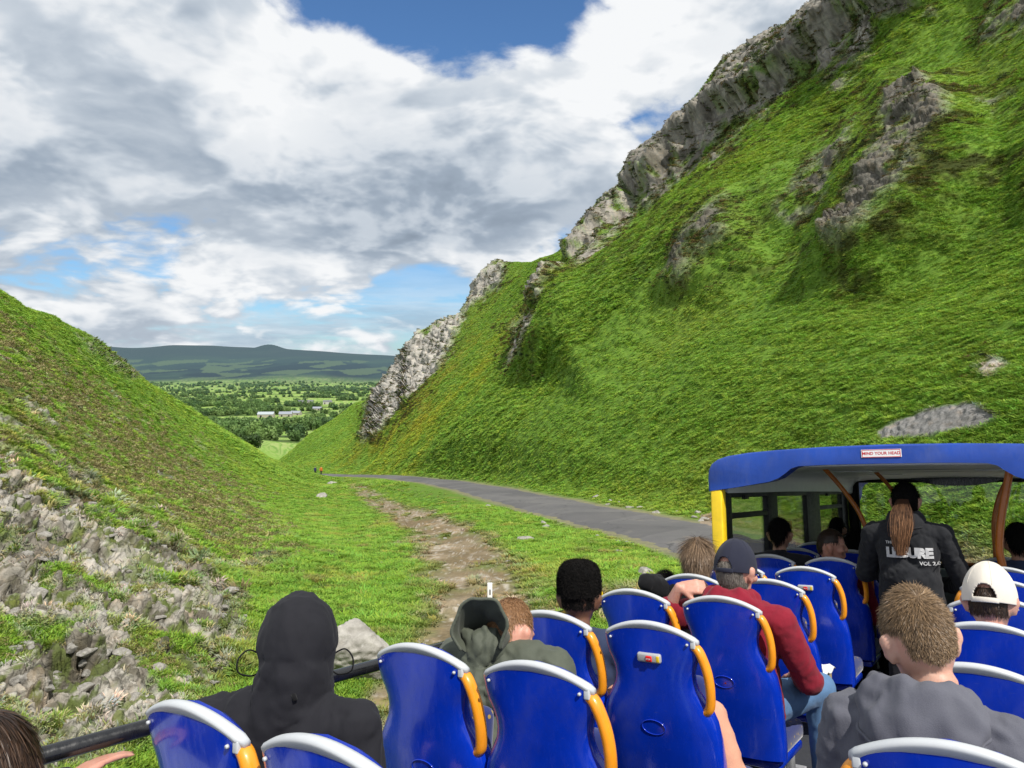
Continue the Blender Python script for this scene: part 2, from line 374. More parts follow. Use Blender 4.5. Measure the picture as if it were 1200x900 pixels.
# left bank: bare limestone low down, brown dry heath above it
lb1 = polymask([(-400, 470), (0, 515), (60, 556), (140, 566), (205, 620), (245, 662), (262, 705), (300, 765), (215, 850), (120, 900), (-400, 1100)], 30, 3, 60, 55)
lb2 = polymask([(-400, 330), (0, 380), (60, 425), (130, 466), (205, 520), (300, 590), (345, 660), (290, 690), (210, 640), (140, 580), (0, 540), (-400, 500)], 26, 3, 110, 45)
lb3 = polymask([(88, 392), (128, 410), (165, 440), (150, 446), (105, 412)], 6, 40, 110, 8)
n1 = fbm(P0, 1.7, 5); n2 = fbm(P0+31, .7, 3)
n3 = fbm(P0+61, .33, 3)
r1 = lb1*sst(-.10, .10, n1*.7+.42*lb1-.32+.5*n2+.5*n3); r2 = lb2*sst(.06, .22, n1*.8+.5*n2+.3*n3); r3 = lb3*sst(-.2, .1, n2)
lrock = np.maximum(np.maximum(r1, r2*.9), r3); lrelief = np.maximum(r1*.30, np.maximum(r2*.2, r3*.8))
rock = np.maximum(rock, lrock); relief = np.maximum(relief, lrelief)
scree = polymask([(1028, 503), (1050, 490), (1085, 478), (1140, 469), (1175, 480), (1150, 496), (1090, 512), (1035, 512)], 3, 8, 60, 12)
pd = np.full(N_, 1e3); jj = np.where((Y < 120) & (PXv > 250) & (PXv < 800))[0]; pd[jj], _, pside = dist_line(X[jj], Y[jj], pc)
pi_ = np.zeros(N_); pi_[jj] = np.interp(Y[jj], pc[:, 1], PW)
pe = pd-pi_*.82+1.1*fbm(P0, 1.9, 4)+.5*n2+.9*np.exp(-(pd/.28)**2)*sst(-.25, .2, fbm(P0+44, 2.5, 2))
pathm = np.where(Y < 110, 1-sst(-.75, .45, pe), 0)
# bare muddy trample round the marker post and beside the path end
tr = polymask([(430, 800), (500, 745), (540, 715), (640, 690), (760, 690), (770, 720), (640, 790), (560, 860), (430, 860)], 14, 3, 30, 30)
pathm = np.maximum(pathm, tr*sst(-.15, .15, n1+.05)*.9)*(1-sst(.2, .6, rock))
wroad = 1-sst(RHW+.1, RHW+.9, rd+.35*n2)
# ---- relief
d = np.zeros(N_)
hill = sst(RHW+1, RHW+9, rd)*near; rs = rside < 0      # right of the lane (bank side of it)
lb_ = ~rs
nn = np.where(Y < 330)[0]; Pn = P0[nn]; gm = (1-rock[nn])*(1-pathm[nn])*(1-wroad[nn])
slope = np.sqrt(1-np.clip(NRM[nn, 2], 0, 1)**2)
tus = fbm(Pn, 1.3, 4); ter = fbm(Pn*[.55, .55, 1.7], .8, 3); big = fbm(Pn, 11, 3)
ampl = np.clip(Y[nn]/40, .25, 1.6)*np.where((rside[nn] > 0) & (rd[nn] < 14), .4, 1)
dn = gm*(tus*.11*ampl*(.45+.9*slope)+ter*.13*sst(.35, .6, slope)*np.clip(ampl, .4, 1.2))+big*.72*hill[nn]*sst(25, 70, Y[nn])*np.where(rside[nn] < 0, 1, sst(14, 30, rd[nn]))
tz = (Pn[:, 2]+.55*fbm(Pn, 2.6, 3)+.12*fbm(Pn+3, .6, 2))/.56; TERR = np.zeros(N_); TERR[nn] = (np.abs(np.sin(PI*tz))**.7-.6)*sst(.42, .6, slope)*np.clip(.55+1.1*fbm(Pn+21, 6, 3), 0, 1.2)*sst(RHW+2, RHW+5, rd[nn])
dn += gm*TERR[nn]*.11*np.clip(Y[nn]/35, .5, 1.5)
dn += gm*np.maximum(fbm(Pn+9, .45, 2), 0)*.07*np.clip(Y[nn]/20, .4, 1.2)
d[nn] = dn
rr = np.where(rock > .02)[0]; Pr = P0[rr]
bed = Pr*[1, 1, 1.5]; bed[:, 2] += .35*Pr[:, 0]; wob = np.stack([fbm(Pr+5, 1.1, 3), fbm(Pr+15, 1.1, 3), fbm(Pr+25, 1.1, 3)], 1)
def facets(P, s, wamt=.25): f1, f2, fc = worley(P+wob*s*wamt, s); return fc-.4*(1-sst(.02, .16, f2-f1))
R_ = relief[rr]/np.maximum(rock[rr], .05); lft = Y[rr] < 110
lft &= (PXv[rr] < 420)
s1 = np.where(lft, .9, 2.4)
bd2 = Pr*[.8, .8, 2.2]; bd2[:, 2] += .3*Pr[:, 0]
hA = np.where(lft, facets(bed, .62), .8*fbm(Pr, 7, 3)+.35*facets(bd2, 5.5)); hB = np.where(lft, facets(bed+7, .29), .45*facets(bd2+7, 2.4)+.4*fbm(Pr*[1, 1, .45], 2.2, 3, ridged=True)); hA = np.where(lft, hA, hA-.25*np.abs(fbm(Pr*[.25, .25, 2.2], 2.6, 3))); hC = np.where(lft, facets(bed+3, .13), facets(bd2+3, 1.1)*.5)
rough_ = fbm(Pr, .35, 4, ridged=True)
d[rr] = d[rr]*(1-rock[rr])+rock[rr]*R_*(.85*hA+.5*hB+.25*hC+.12*rough_+.12*np.where(lft, .6, 1))
pp = np.where(pathm > .05)[0]; f1, f2, fc = worley(P0[pp], .28); d[pp] += pathm[pp]*(.07*sst(.15, .5, fc)*sst(-.1, .3, fbm(P0[pp]+8, .9, 2))+.07*fbm(P0[pp], .6, 4)-.06)
sc_ = np.where(scree > .02)[0]; f1, f2, fc = worley(P0[sc_], .22); d[sc_] = d[sc_]*(1-scree[sc_])+scree[sc_]*(.07*fc+.03)
def cliff(top, bot, dr, am):
    poly = top+bot[::-1]; mk = polymask(poly, 4, *dr, 7); id_ = np.where(mk > .01)[0]
    def pl_d(L):
        b_ = np.full(len(id_), 1e9)
        for p, q in zip(L[:-1], L[1:]):
            p, q = np.array(p, float), np.array(q, float); e = q-p; t = np.clip(((PXv[id_]-p[0])*e[0]+(PYv[id_]-p[1])*e[1])/(e@e), 0, 1); b_ = np.minimum(b_, np.hypot(PXv[id_]-p[0]-t*e[0], PYv[id_]-p[1]-t*e[1]))
        return b_
    dt, db = pl_d(top), pl_d(bot); t = dt/(dt+db+1e-3)+.16*fbm(P0[id_], 6, 3); lay = np.floor(t*4+.3*fbm(P0[id_]+4, 9, 2))/4
    d[id_] += am*mk[id_]*(.55*sst(.0, .9, t)+.45*lay)
cliff([(728, 218), (740, 180), (786, 150), (826, 104), (846, 64), (884, 38), (920, 28), (950, -8), (1010, -30), (1105, -40)], [(742, 224), (772, 204), (802, 168), (850, 133), (900, 117), (932, 95), (977, 65), (1002, 42), (1050, 24), (1095, 20)], (60, 260), 5.0)
cliff([(664, 300), (684, 256), (703, 232), (733, 214)], [(672, 306), (692, 288), (724, 252), (738, 232)], (110, 260), 3.5)
cliff([(638, 350), (655, 328), (674, 316)], [(646, 388), (664, 374), (678, 346)], (60, 190), 2.0)
for poly, sf, dr, am in [([(640, 420), (655, 340), (760, 262), (830, 182), (930, 112), (1040, 20), (1100, -60), (1160, -60), (1060, 80), (965, 190), (880, 290), (760, 380), (690, 440)], 42, (30, 200), 3.6),
                         ([(730, 245), (800, 182), (900, 128), (1000, 62), (1045, 55), (962, 112), (880, 160), (800, 232), (715, 300)], 22, (40, 220), -2.6),
                         ([(955, 335), (1000, 205), (1050, 108), (1130, 98), (1150, 170), (1100, 272), (1030, 325)], 30, (14, 95), 2.3), ([(925, 262), (960, 215), (1018, 160), (1006, 200), (978, 242), (945, 278)], 22, (20, 110), 1.0),
                         ([(795, 355), (830, 300), (880, 262), (895, 310), (840, 352)], 20, (20, 120), 1.3), ([(1000, 340), (1080, 300), (1130, 240), (1180, 200), (1200, 260), (1120, 330), (1040, 370)], 40, (14, 80), -.8),
                         ([(600, 440), (640, 350), (690, 330), (690, 390), (640, 440)], 22, (80, 200), 1.8)]:
    mk = polymask(poly, sf, *dr, 10); d += am*mk
f_ = np.where(Y > 330)[0]; d[f_] = 0
d *= sst(3.0, 7.0, Y)
d = np.where(ub, np.minimum(d, 0), d); d *= 1-(1-sst(RHW, RHW+.6, rd))
P1 = P0+NRM*d[:, None]
# road verge stays below the lane surface
vr = rd < RHW+.25; P1[vr, 2] = np.minimum(P1[vr, 2], rz[vr]-.04)
# ---- colours (albedo, with some shade and haze mixed in)
def mixn(a, b, t): return a*(1-t[:, None])+np.asarray(b, np.float32)*t[:, None]
gA, gB, gY, gD = (.148, .266, .034), (.106, .210, .027), (.214, .292, .040), (.068, .136, .020)
c1 = fbm(P0, 14, 4); c2 = fbm(P0+77, 3.0, 4); c3 = fbm(P0+5, .8, 3)
T = np.tile(np.array(gA, np.float32), (N_, 1))
T = mixn(T, gY, np.clip(sst(-.1, .6, c1+.25*c2)*.55, 0, 1)); T = mixn(T, gB, sst(.02, .4, -c1*.4+c2*.9)*.45); T = mixn(T, gD, sst(.18, .5, c3*.7+.3*c2)*.4); T = mixn(T, gD, np.clip(-TERR*1.6, 0, 1)*.42)  # last mix darkens the terracette troughs in the colour
stripe = polymask([(700, 320), (560, 420), (400, 552), (470, 552), (640, 430)], 40, 100, 320, 20); T = mixn(T, (.270, .300, .024), stripe*sst(-.3, .3, c1+c2*.5)*.8)
# rust streak below the pinnacles
rust = polymask([(520, 420), (560, 380), (560, 400), (490, 500), (400, 548), (430, 520)], 16, 120, 320, 14); T = mixn(T, (.26, .18, .028), rust*.4*sst(-.3, .3, c2))
hea = edge*(1-rock)*sst(-.15, .3, c2+.5*c3); T = mixn(T, (.14, .115, .03), hea*.7); T = mixn(T, (.040, .045, .012), hea*sst(-.05, .3, c3)*.75)
DRY = np.clip((lb1*.6+lb2*.62)*sst(-.12, .34, c3+.5*n1+.5*c2)*(1-sst(.3, .6, rock)), 0, 1); T = mixn(T, (.25, .22, .082), DRY*.75); T = mixn(T, (.085, .078, .032), lb2*sst(.10, .45, n2+.3*c2)*.4); T = mixn(T, (.30, .26, .20), lb2*sst(.2, .4, n3+.3*n2)*.6)
lf = polymask([(330, 560), (560, 560), (800, 640), (760, 720), (500, 900), (250, 900), (330, 640)], 40, 4, 160, 30); T = mixn(T, (.122, .236, .032), lf*.6); T = mixn(T, (.25, .27, .06), lf*sst(.12, .4, c2+.4*c3)*.55); T = mixn(T, (.16, .125, .06), lf*sst(.22, .4, c3+.5*n2)*.5)
rk = (.42, .395, .345); RT = np.tile(np.array(rk, np.float32), (N_, 1)); q = fbm(P0+3, 1.1, 4)
RT = mixn(RT, (.22, .20, .165), sst(-.1, .4, q)); RT = mixn(RT, (.43, .41, .37), sst(.05, .45, -q)*.7); RT = mixn(RT, (.085, .075, .05), sst(-.02, .25, n2*.7+.6*n3)*(Y < 110)*.85); RT = mixn(RT, (.11, .15, .03), (Y < 40)*sst(.12, .3, n3+.4*n1)*.8); RT = mixn(RT, (.43, .41, .365), (Y > 120)*(dark < .2)*.6); RT = mixn(RT, (.085, .078, .058), np.clip(dark*1.15, 0, .85))  # dark: the rock's own tone plus deep crag shade put into the colour
RT = mixn(RT, (.09, .11, .025), sst(.2, .45, c2+.4*c3)*.45)
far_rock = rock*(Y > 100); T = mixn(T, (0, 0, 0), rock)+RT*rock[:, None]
T = mixn(T, (.17, .125, .078), pathm*.95); T = mixn(T, (.28, .225, .155), pathm*sst(-.25, .3, n1+.5*n2)*.85); T = mixn(T, (.44, .41, .36), pathm*sst(.12, .32, fbm(P0, .22, 3)+.3*n1)*.7)
T = mixn(T, (.23, .225, .215), scree); T = mixn(T, (.19, .165, .12), wroad*.85)
dirt = (rs & (Y < 30) & (PXv > 820)) * (1-sst(RHW+1.0, RHW+2.4, rd+.8*c2)); T = mixn(T, (.28, .22, .165), dirt.astype(np.float32)*.9)
# far country: fields, moor and wood
ff = np.where(Y > 300)[0]; Pf = P0[ff]*[1, 1, 0]; f1, f2, fc = worley(Pf*[1.0, .62, 1]+900+40*np.stack([fbm(Pf, 300, 2)]*3, 1), 230.)
fcol = np.array([(.16, .28, .05), (.22, .34, .07), (.28, .37, .11), (.13, .24, .045), (.31, .34, .14), (.19, .30, .06)], np.float32)[(np.abs(fc)*997).astype(int) % 6]
fcol *= (1+.25*fbm(Pf, 60, 3))[:, None]
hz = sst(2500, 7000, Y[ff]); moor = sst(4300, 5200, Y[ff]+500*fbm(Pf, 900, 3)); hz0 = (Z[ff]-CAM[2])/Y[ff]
mc = np.tile(np.array((.020, .040, .036), np.float32), (len(ff), 1)); g_ = fbm(Pf, 520, 4); mc = mixn(mc, (.030, .056, .040), sst(.0, .25, g_)); mc = mixn(mc, (.010, .020, .026), sst(.05, .25, fbm(Pf+400, 700, 4))*sst(.012, -.005, hz0))  # dark bluish moor and wood tones also carry cloud shade on the far hill
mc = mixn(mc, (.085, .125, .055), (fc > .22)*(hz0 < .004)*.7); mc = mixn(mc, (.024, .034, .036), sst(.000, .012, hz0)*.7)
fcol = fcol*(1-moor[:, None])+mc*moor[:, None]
hb = (sst(.09, .03, f2-f1)*(Y[ff] > 520)*(1-moor)*.85); fcol = mixn(fcol, (.030, .060, .014), hb)
fcol = mixn(fcol, (.19, .32, .055), sst(520, 420, Y[ff])+0*hz); fcol = fcol*(1-.34*hz[:, None])+np.array((.09, .15, .19), np.float32)*(.34*hz[:, None])  # aerial haze mixed into the ground colour with distance
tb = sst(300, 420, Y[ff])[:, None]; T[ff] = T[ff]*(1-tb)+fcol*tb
near_field = (Y > 280) & (Y < 900)
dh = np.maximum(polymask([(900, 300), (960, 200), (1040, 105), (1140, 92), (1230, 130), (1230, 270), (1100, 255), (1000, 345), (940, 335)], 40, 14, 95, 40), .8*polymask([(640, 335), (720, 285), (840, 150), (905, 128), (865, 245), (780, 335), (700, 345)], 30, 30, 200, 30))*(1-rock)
T = mixn(T, (.115, .105, .030), dh*sst(-.2, .3, c2+.5*c3)*.55); T = mixn(T, (.034, .042, .012), dh*sst(-.02, .28, c2*.8+.7*c3)*.8)  # dark heath, deepened further to paint in the shade about the crags
TV = T.copy(); gmask = (1-rock)*(1-pathm)*(1-wroad)*(1-scree)*(Y < 262); T = T*(1-.24*gmask*sst(262, 200, Y)*sst(5, 8, Y))[:, None]  # turf colour lowered to match the self-shadow of the tufts
# ---- split into named pieces of the setting
vid = np.zeros(N_, np.int32)           # 0 right hillside
vid[(rside > 0) & (Y < 240)] = 1       # verge between the lane and the path
vid[(pd < 200) & (Y < 240) & (X < np.interp(Y, pc[:, 1], pc[:, 0])) & (rside > 0)] = 2
vid[(Y >= 240) & (PXv < 330)] = 5; vid[(Y >= 150) & (X < rc[-1, 0]-10) & (Y < 300)] = 2
vid[Y > 330] = 5; vid[Y > 4800] = 6
vid[(rock > .55) & (Y < 330)] = 3; vid[(pathm > .5) & (rock < .5)] = 4; vid[scree > .5] = 7
idx = np.arange(N_).reshape(NCOL, NROW)
FA = np.stack([idx[:-1, :-1].ravel(), idx[1:, :-1].ravel(), idx[1:, 1:].ravel(), idx[:-1, 1:].ravel()], 1)
fid = vid[FA[:, 0]]
# terrain material
mt, nt = newmat('turf_and_limestone')
co = nt.node('ShaderNodeNewGeometry').outputs['Position']
tint = nt.attr('tint').outputs['Color']; rk_ = nt.attr('rock').outputs['Fac']; nr_ = nt.attr('near').outputs['Fac']
nz1 = nt.noise(co, 2.2, 8, .62); nz2 = nt.noise(co, 11, 6, .65); nz3 = nt.noise(co, .45, 5, .6)
f = nt.math('ADD', nt.math('MULTIPLY', nz1, .45), nt.math('ADD', nt.math('MULTIPLY', nz2, .4), nt.math('MULTIPLY', nz3, .15)))
val = nt.mrange(f, .30, .70, .68, 1.34)
cc = nt.mixc(nr_, tint, nt.mixc(1.0, tint, nt.node('ShaderNodeCombineColor', {0: val, 1: val, 2: val}).outputs[0], 'MULTIPLY'))
warm = nt.mixc(nt.math('MULTIPLY', nt.mrange(nz1, .5, .72), .35), cc, nt.mixc(1.0, cc, (1.35, .95, .6), 'MULTIPLY')); cc = nt.mixc(nr_, cc, warm)
crk = nt.node('ShaderNodeTexVoronoi', {'Vector': nt.vmath('ADD', co, nt.vmath('MULTIPLY', nt.node('ShaderNodeTexNoise', {'Vector': co, 'Scale': 3.0, 'Detail': 4}).outputs[1], (.35, .35, .35))), 'Scale': 2.6}, feature='DISTANCE_TO_EDGE').outputs[0]
close = nt.mrange(nt.node('ShaderNodeSeparateXYZ', {0: co}).outputs[1], 30, 110, 1, 0)
crf = nt.math('MULTIPLY', nt.mrange(crk, .0, .06, 1, 0), nt.math('MULTIPLY', nt.math('MULTIPLY', rk_, close), .5))
stk = nt.noise(nt.vmath('MULTIPLY', co, (.9, .9, .16)), .9, 5, .6); cc = nt.mixc(nt.math('MULTIPLY', nt.mrange(stk, .50, .66), nt.math('MULTIPLY', rk_, nt.math('SUBTRACT', .65, nt.math('MULTIPLY', close, .4)))), cc, (.075, .068, .055))
bedl = nt.noise(nt.vmath('MULTIPLY', co, (.12, .12, 1.5)), 1.0, 5, .6); cc = nt.mixc(nt.math('MULTIPLY', nt.mrange(bedl, .54, .64), nt.math('MULTIPLY', rk_, .45)), cc, (.085, .078, .062))
cc = nt.mixc(crf, cc, (.035, .032, .026))
lich = nt.math('MULTIPLY', nt.mrange(nt.noise(co, 6, 8, .7), .55, .68), nt.math('MULTIPLY', rk_, nt.math('ADD', .08, nt.math('MULTIPLY', close, .25)))); cc = nt.mixc(lich, cc, (.52, .50, .46))
setin(nt, Base_Color=cc, Roughness=.92); nt.bs.inputs['Specular IOR Level'].default_value = .12
bh = nt.math('ADD', nt.math('MULTIPLY', nz1, .6), nt.math('ADD', nt.math('MULTIPLY', nz2, .35), nt.math('MULTIPLY', nt.noise(co, 38, 4, .6), .14)))
bn = nt.node('ShaderNodeBump', {'Strength': nt.math('MULTIPLY', nr_, nt.math('ADD', .35, nt.math('MULTIPLY', rk_, .5))), 'Distance': .14, 'Height': bh}); setin(nt, Normal=bn.outputs[0])
MAT_TERRAIN = mt
nearA = 1-sst(220, 600, Y)
def piece(name, k, kind='structure'):
    fs = FA[fid == k]
    if len(fs) == 0: return None
    u, inv = np.unique(fs, return_inverse=True)
    o = mesh_np(name, P1[u], inv.reshape(fs.shape), mt)
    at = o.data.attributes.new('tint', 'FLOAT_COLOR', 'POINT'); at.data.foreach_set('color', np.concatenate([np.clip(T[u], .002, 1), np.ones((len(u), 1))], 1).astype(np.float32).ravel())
    at = o.data.attributes.new('rock', 'FLOAT', 'POINT'); at.data.foreach_set('value', np.maximum(rock[u], scree[u]*.6).astype(np.float32))
    at = o.data.attributes.new('near', 'FLOAT', 'POINT'); at.data.foreach_set('value', nearA[u].astype(np.float32))
    return tag(o, kind=kind)
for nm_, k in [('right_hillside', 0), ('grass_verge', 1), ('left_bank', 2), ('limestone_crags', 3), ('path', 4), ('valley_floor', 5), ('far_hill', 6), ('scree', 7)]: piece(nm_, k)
def ground_at(x, y):
    """height of the finished ground near (x, y)"""
    a = x/y; i = int(round((a+.97)/(1.94)*(NCOL-1))); i = min(max(i, 0), NCOL-1)
    g = P1.reshape(NCOL, NROW, 3)[i]; o_ = np.argsort(g[:, 1]); return float(np.interp(y, g[o_, 1], g[o_, 2]))
# ---------------------------------------------------------------- the lane: asphalt sheet a little above the ground
def road_strip():
    L = np.array(spline(rc[::6], 6)); n = len(L); Tn = np.gradient(L[:, :2], axis=0); Tn /= np.linalg.norm(Tn, axis=1)[:, None]; S = np.stack([Tn[:, 1], -Tn[:, 0]], 1)
    V = []; Fs = []; K = 9
    for i in range(n):
        for j in range(K):
            u = -1+2*j/(K-1); w = RHW*u*(1+.05*math.sin(i*.9)+.035*math.sin(i*2.3+u)) if abs(u) == 1 else RHW*u
            V.append((L[i, 0]+S[i, 0]*w, L[i, 1]+S[i, 1]*w, L[i, 2]+.012+.05*(1-u*u)-(.08 if abs(u) == 1 else 0)))
    for i in range(n-1):
        for j in range(K-1): a = i*K+j; Fs.append((a, a+1, a+K+1, a+K))
    m, nt = newmat('asphalt'); co = nt.node('ShaderNodeNewGeometry').outputs['Position']
    g = nt.noise(co, .35, 5, .6); h = nt.noise(co, 40, 3, .7)
    c = nt.ramp(nt.math('ADD', nt.math('MULTIPLY', g, .7), nt.math('MULTIPLY', h, .3)), [(.3, (.085, .083, .085)), (.55, (.125, .12, .118)), (.75, (.165, .155, .145))]); vp = nt.node('ShaderNodeTexVoronoi', {'Vector': nt.vmath('ADD', co, nt.vmath('MULTIPLY', nt.node('ShaderNodeTexNoise', {'Vector': co, 'Scale': 1.2, 'Detail': 4}).outputs[1], (1.5, 1.5, 0))), 'Scale': .33}, feature='DISTANCE_TO_EDGE').outputs[0]; c = nt.mixc(nt.mrange(vp, .0, .012, .6, 0), c, (.03, .03, .03)); pt = nt.node('ShaderNodeTexVoronoi', {'Vector': co, 'Scale': .22}).outputs['Color']; c = nt.mixc(nt.mrange(nt.node('ShaderNodeSeparateColor', {0: pt}).outputs[0], .6, .62, 0, .45), c, (.07, .068, .07)); c = nt.mixc(nt.mrange(nt.noise(co, 1.1, 6, .65), .55, .72, 0, .5), c, (.20, .18, .15))
    setin(nt, Base_Color=c, Roughness=.85); bn = nt.node('ShaderNodeBump', {'Strength': .4, 'Distance': .01, 'Height': h}); setin(nt, Normal=bn.outputs[0])
    o = mesh_pf('road', V, Fs, m); tag(o, kind='structure')
    bmx = bmesh.new(); bmx.from_mesh(o.data); bmesh.ops.recalc_face_normals(bmx, faces=bmx.faces); bmx.to_mesh(o.data); bmx.free()
road_strip()
# ================================================================ SKY AND SUN
SUN_AZ, SUN_EL = math.radians(150), math.radians(54)      # azimuth clockwise from the view direction (north = +Y)
sd = bpy.data.lights.new('sun', 'SUN'); sd.energy = 5.0; sd.angle = math.radians(.55); sd.color = (1, .955, .88)
so = bpy.data.objects.new('sun', sd); COL.objects.link(so); so.location = (60, -40, 90)
sv = Vector((math.sin(SUN_AZ)*math.cos(SUN_EL), math.cos(SUN_AZ)*math.cos(SUN_EL), math.sin(SUN_EL)))
so.rotation_euler = (-sv).to_track_quat('-Z', 'Y').to_euler()
W = bpy.data.worlds.new('World'); SC.world = W; W.use_nodes = True; W.node_tree.nodes.clear(); nt = NT(W.node_tree)
wo = nt.node('ShaderNodeOutputWorld'); bgd = nt.node('ShaderNodeBackground'); nt.l.new(bgd.outputs[0], wo.inputs[0])
sky = nt.node('ShaderNodeTexSky', sky_type='NISHITA', sun_disc=False, sun_elevation=SUN_EL, sun_rotation=SUN_AZ, altitude=300, air_density=1.0, dust_density=.6, ozone_density=2.2)
skyc = nt.mixc(1.0, nt.mixc(1.0, sky.outputs[0], (.11, .11, .11), 'MULTIPLY'), (.66, .93, 1.18), 'MULTIPLY')
dr = nt.node('ShaderNodeTexCoord').outputs['Generated']; dn = nt.vmath('NORMALIZE', dr)
sx = nt.node('ShaderNodeSeparateXYZ', {0: dn}); zc = nt.math('MAXIMUM', sx.outputs[2], 0.0)
pl = nt.node('ShaderNodeVectorMath', {0: nt.vmath('MULTIPLY', dn, (2.7, 2.7, 5.2)), 3: nt.math('DIVIDE', 1.0, nt.math('ADD', zc, .55))}, operation='SCALE').outputs[0]
def pdir(px, v): r_ = ray(px, v); return r_/np.linalg.norm(r_)
def blob(px, v, rad, amp, sx_=1.0):
    c = pdir(px, v); d_ = nt.vmath('SUBTRACT', dn, tuple(c)); d_ = nt.vmath('MULTIPLY', d_, (1/sx_, 1, 1))
    l_ = nt.node('ShaderNodeVectorMath', {0: d_}, operation='LENGTH').outputs[1]
    return nt.mrange(l_, 0, rad/F, amp, 0)
def density(p, off, dt=9):
    q = nt.vmath('ADD', p, off); wv = nt.node('ShaderNodeTexNoise', {'Vector': q, 'Scale': 1.3, 'Detail': 1}).outputs[1]
    q = nt.vmath('ADD', q, nt.vmath('MULTIPLY', nt.vmath('SUBTRACT', wv, (.5, .5, .5)), (.35, .35, .35)))
    b_ = nt.noise(q, .95, 1, .5); m_ = nt.noise(q, 2.3, dt, .58); h_ = nt.math('ABSOLUTE', nt.math('SUBTRACT', nt.noise(q, 3.6, 2, .5), .5))
    return nt.math('ADD', nt.math('ADD', nt.math('MULTIPLY', b_, .40), nt.math('MULTIPLY', m_, .55)), nt.math('MULTIPLY', nt.math('SUBTRACT', h_, .08), .35))
bias = nt.math('SUBTRACT', .165, nt.mrange(sx.outputs[2], .02, .15, .055, 0))
for args in [(470, -30, 130, -.27, 2.4), (640, -10, 85, -.20, 1.8), (530, 60, 70, -.09, 1.6), (420, 10, 60, -.10, 1.5), (515, 340, 62, -.26, 1.7), (450, 325, 50, -.10, 2.0), (40, 275, 80, -.12, 1.8), (790, 165, 110, -.10, 1.3), (690, 300, 80, -.10, 1.2), (150, 120, 300, .12, 1.3), (520, 205, 190, .10, 1.6), (900, 20, 150, .10, 1.0), (200, 300, 110, -.06, 2.4), (350, 400, 120, -.10, 3)]:
    bias = nt.math('ADD', bias, blob(*args))
OFF = (5.3, 2.2, .7)
d0 = nt.math('ADD', density(pl, OFF), bias)
svp = (sv.x*.16, sv.y*.10, .26)
d1 = nt.math('ADD', density(pl, tuple(OFF[i]+svp[i] for i in range(3)), 4), bias)
cov = nt.mrange(d0, .455, .575)
thick = nt.mrange(d0, .56, .86); lit = nt.mrange(nt.math('SUBTRACT', d0, d1), -.10, .12)
shade = nt.math('SUBTRACT', nt.math('ADD', .66, nt.math('MULTIPLY', lit, .42)), nt.math('MULTIPLY', thick, .30))
gb = 0.0
for args in [(90, 235, 230, -.13, 1.6), (480, 235, 150, -.08, 2.2), (60, 70, 220, .16, 1.2), (330, 150, 130, .16, 1.0), (620, 100, 160, .12, 1.4), (900, 40, 220, .12, 1.0), (290, 345, 90, .14, 1.8), (60, 345, 90, .10, 1.4), (420, 360, 70, .10, 1.6)]: gb = nt.math('ADD', gb, blob(*args))
shade = nt.math('ADD', shade, nt.math('SUBTRACT', gb, nt.mrange(sx.outputs[2], .05, .30, .12, .03)))
cl = nt.ramp(shade, [(.12, (.20, .25, .32)), (.42, (.36, .43, .52)), (.66, (.60, .66, .73)), (.92, (.93, .945, .96))])
low = nt.mrange(sx.outputs[2], .01, .16, 1, 0); st_ = nt.noise(nt.vmath('MULTIPLY', pl, (1, 1, 3.4)), 1.2, 6, .6, .4)
lowc = nt.math('MULTIPLY', low, nt.mrange(st_, .38, .58, 0, .85))
col = nt.mixc(cov, nt.mixc(lowc, skyc, nt.ramp(nt.noise(nt.vmath('MULTIPLY', pl, (1, 1, 4)), 1.5, 5, .6), [(.35, (.40, .49, .61)), (.6, (.70, .77, .85))])), cl)
col = nt.mixc(nt.mrange(sx.outputs[2], -.01, .03, .35, 0), col, (.62, .70, .80))
nt.l.new(col, bgd.inputs[0]); bgd.inputs[1].default_value = 1.0
SC.view_settings.view_transform = 'Standard'; SC.view_settings.look = 'None'; SC.view_settings.exposure = 0; SC.view_settings.gamma = 1
SC.render.engine = 'CYCLES'; SC.cycles.max_bounces = 5; SC.cycles.diffuse_bounces = 3; SC.cycles.glossy_bounces = 3; SC.cycles.transparent_max_bounces = 8
W.cycles.sampling_method = 'MANUAL'; W.cycles.sample_map_resolution = 256
# ================================================================ THE OPEN-TOP BUS
def gloss(name, col, rough=.16, coat=.6, var=.06, scratch=.05):
    m, nt = newmat(name); co = nt.node('ShaderNodeTexCoord').outputs['Object']
    n = nt.noise(co, 5, 6, .65); g = nt.noise(nt.vmath('MULTIPLY', co, (1, 1, .25)), 55, 5, .7)
    c = nt.mixc(nt.mrange(n, .3, .7), [x*(1-var*2) for x in col], [min(1, x*(1+var*2)) for x in col])
    c = nt.mixc(nt.math('MULTIPLY', nt.mrange(g, .58, .75), scratch), c, [min(1, x*1.1+.10) for x in col])
    du = nt.mrange(nt.noise(nt.vmath('MULTIPLY', co, (1, 1, .6)), 3.1, 7, .68), .52, .74, 0, .16 if scratch > .04 else .03); c = nt.mixc(du, c, (.16, .17, .20)); sr = nt.noise(nt.vmath('MULTIPLY', co, (2, 9, 60)), 3.0, 3, .6); c = nt.mixc(nt.mrange(sr, .68, .74, 0, .10 if scratch > .04 else .02), c, (.3, .33, .42))
    setin(nt, Base_Color=c, Coat_Weight=coat, Coat_Roughness=.06, Roughness=nt.mrange(g, .3, .75, rough*.7, rough*2.2))
    bn = nt.node('ShaderNodeBump', {'Strength': .05, 'Distance': .004, 'Height': nt.noise(co, 14, 3, .5)}); setin(nt, Normal=bn.outputs[0])
    return m
M_SHELL = gloss('royal_blue_plastic', (.002, .030, .43), .16, .4); M_CANOPY = gloss('canopy_blue_fibreglass', (.003, .045, .30), .4, .15)
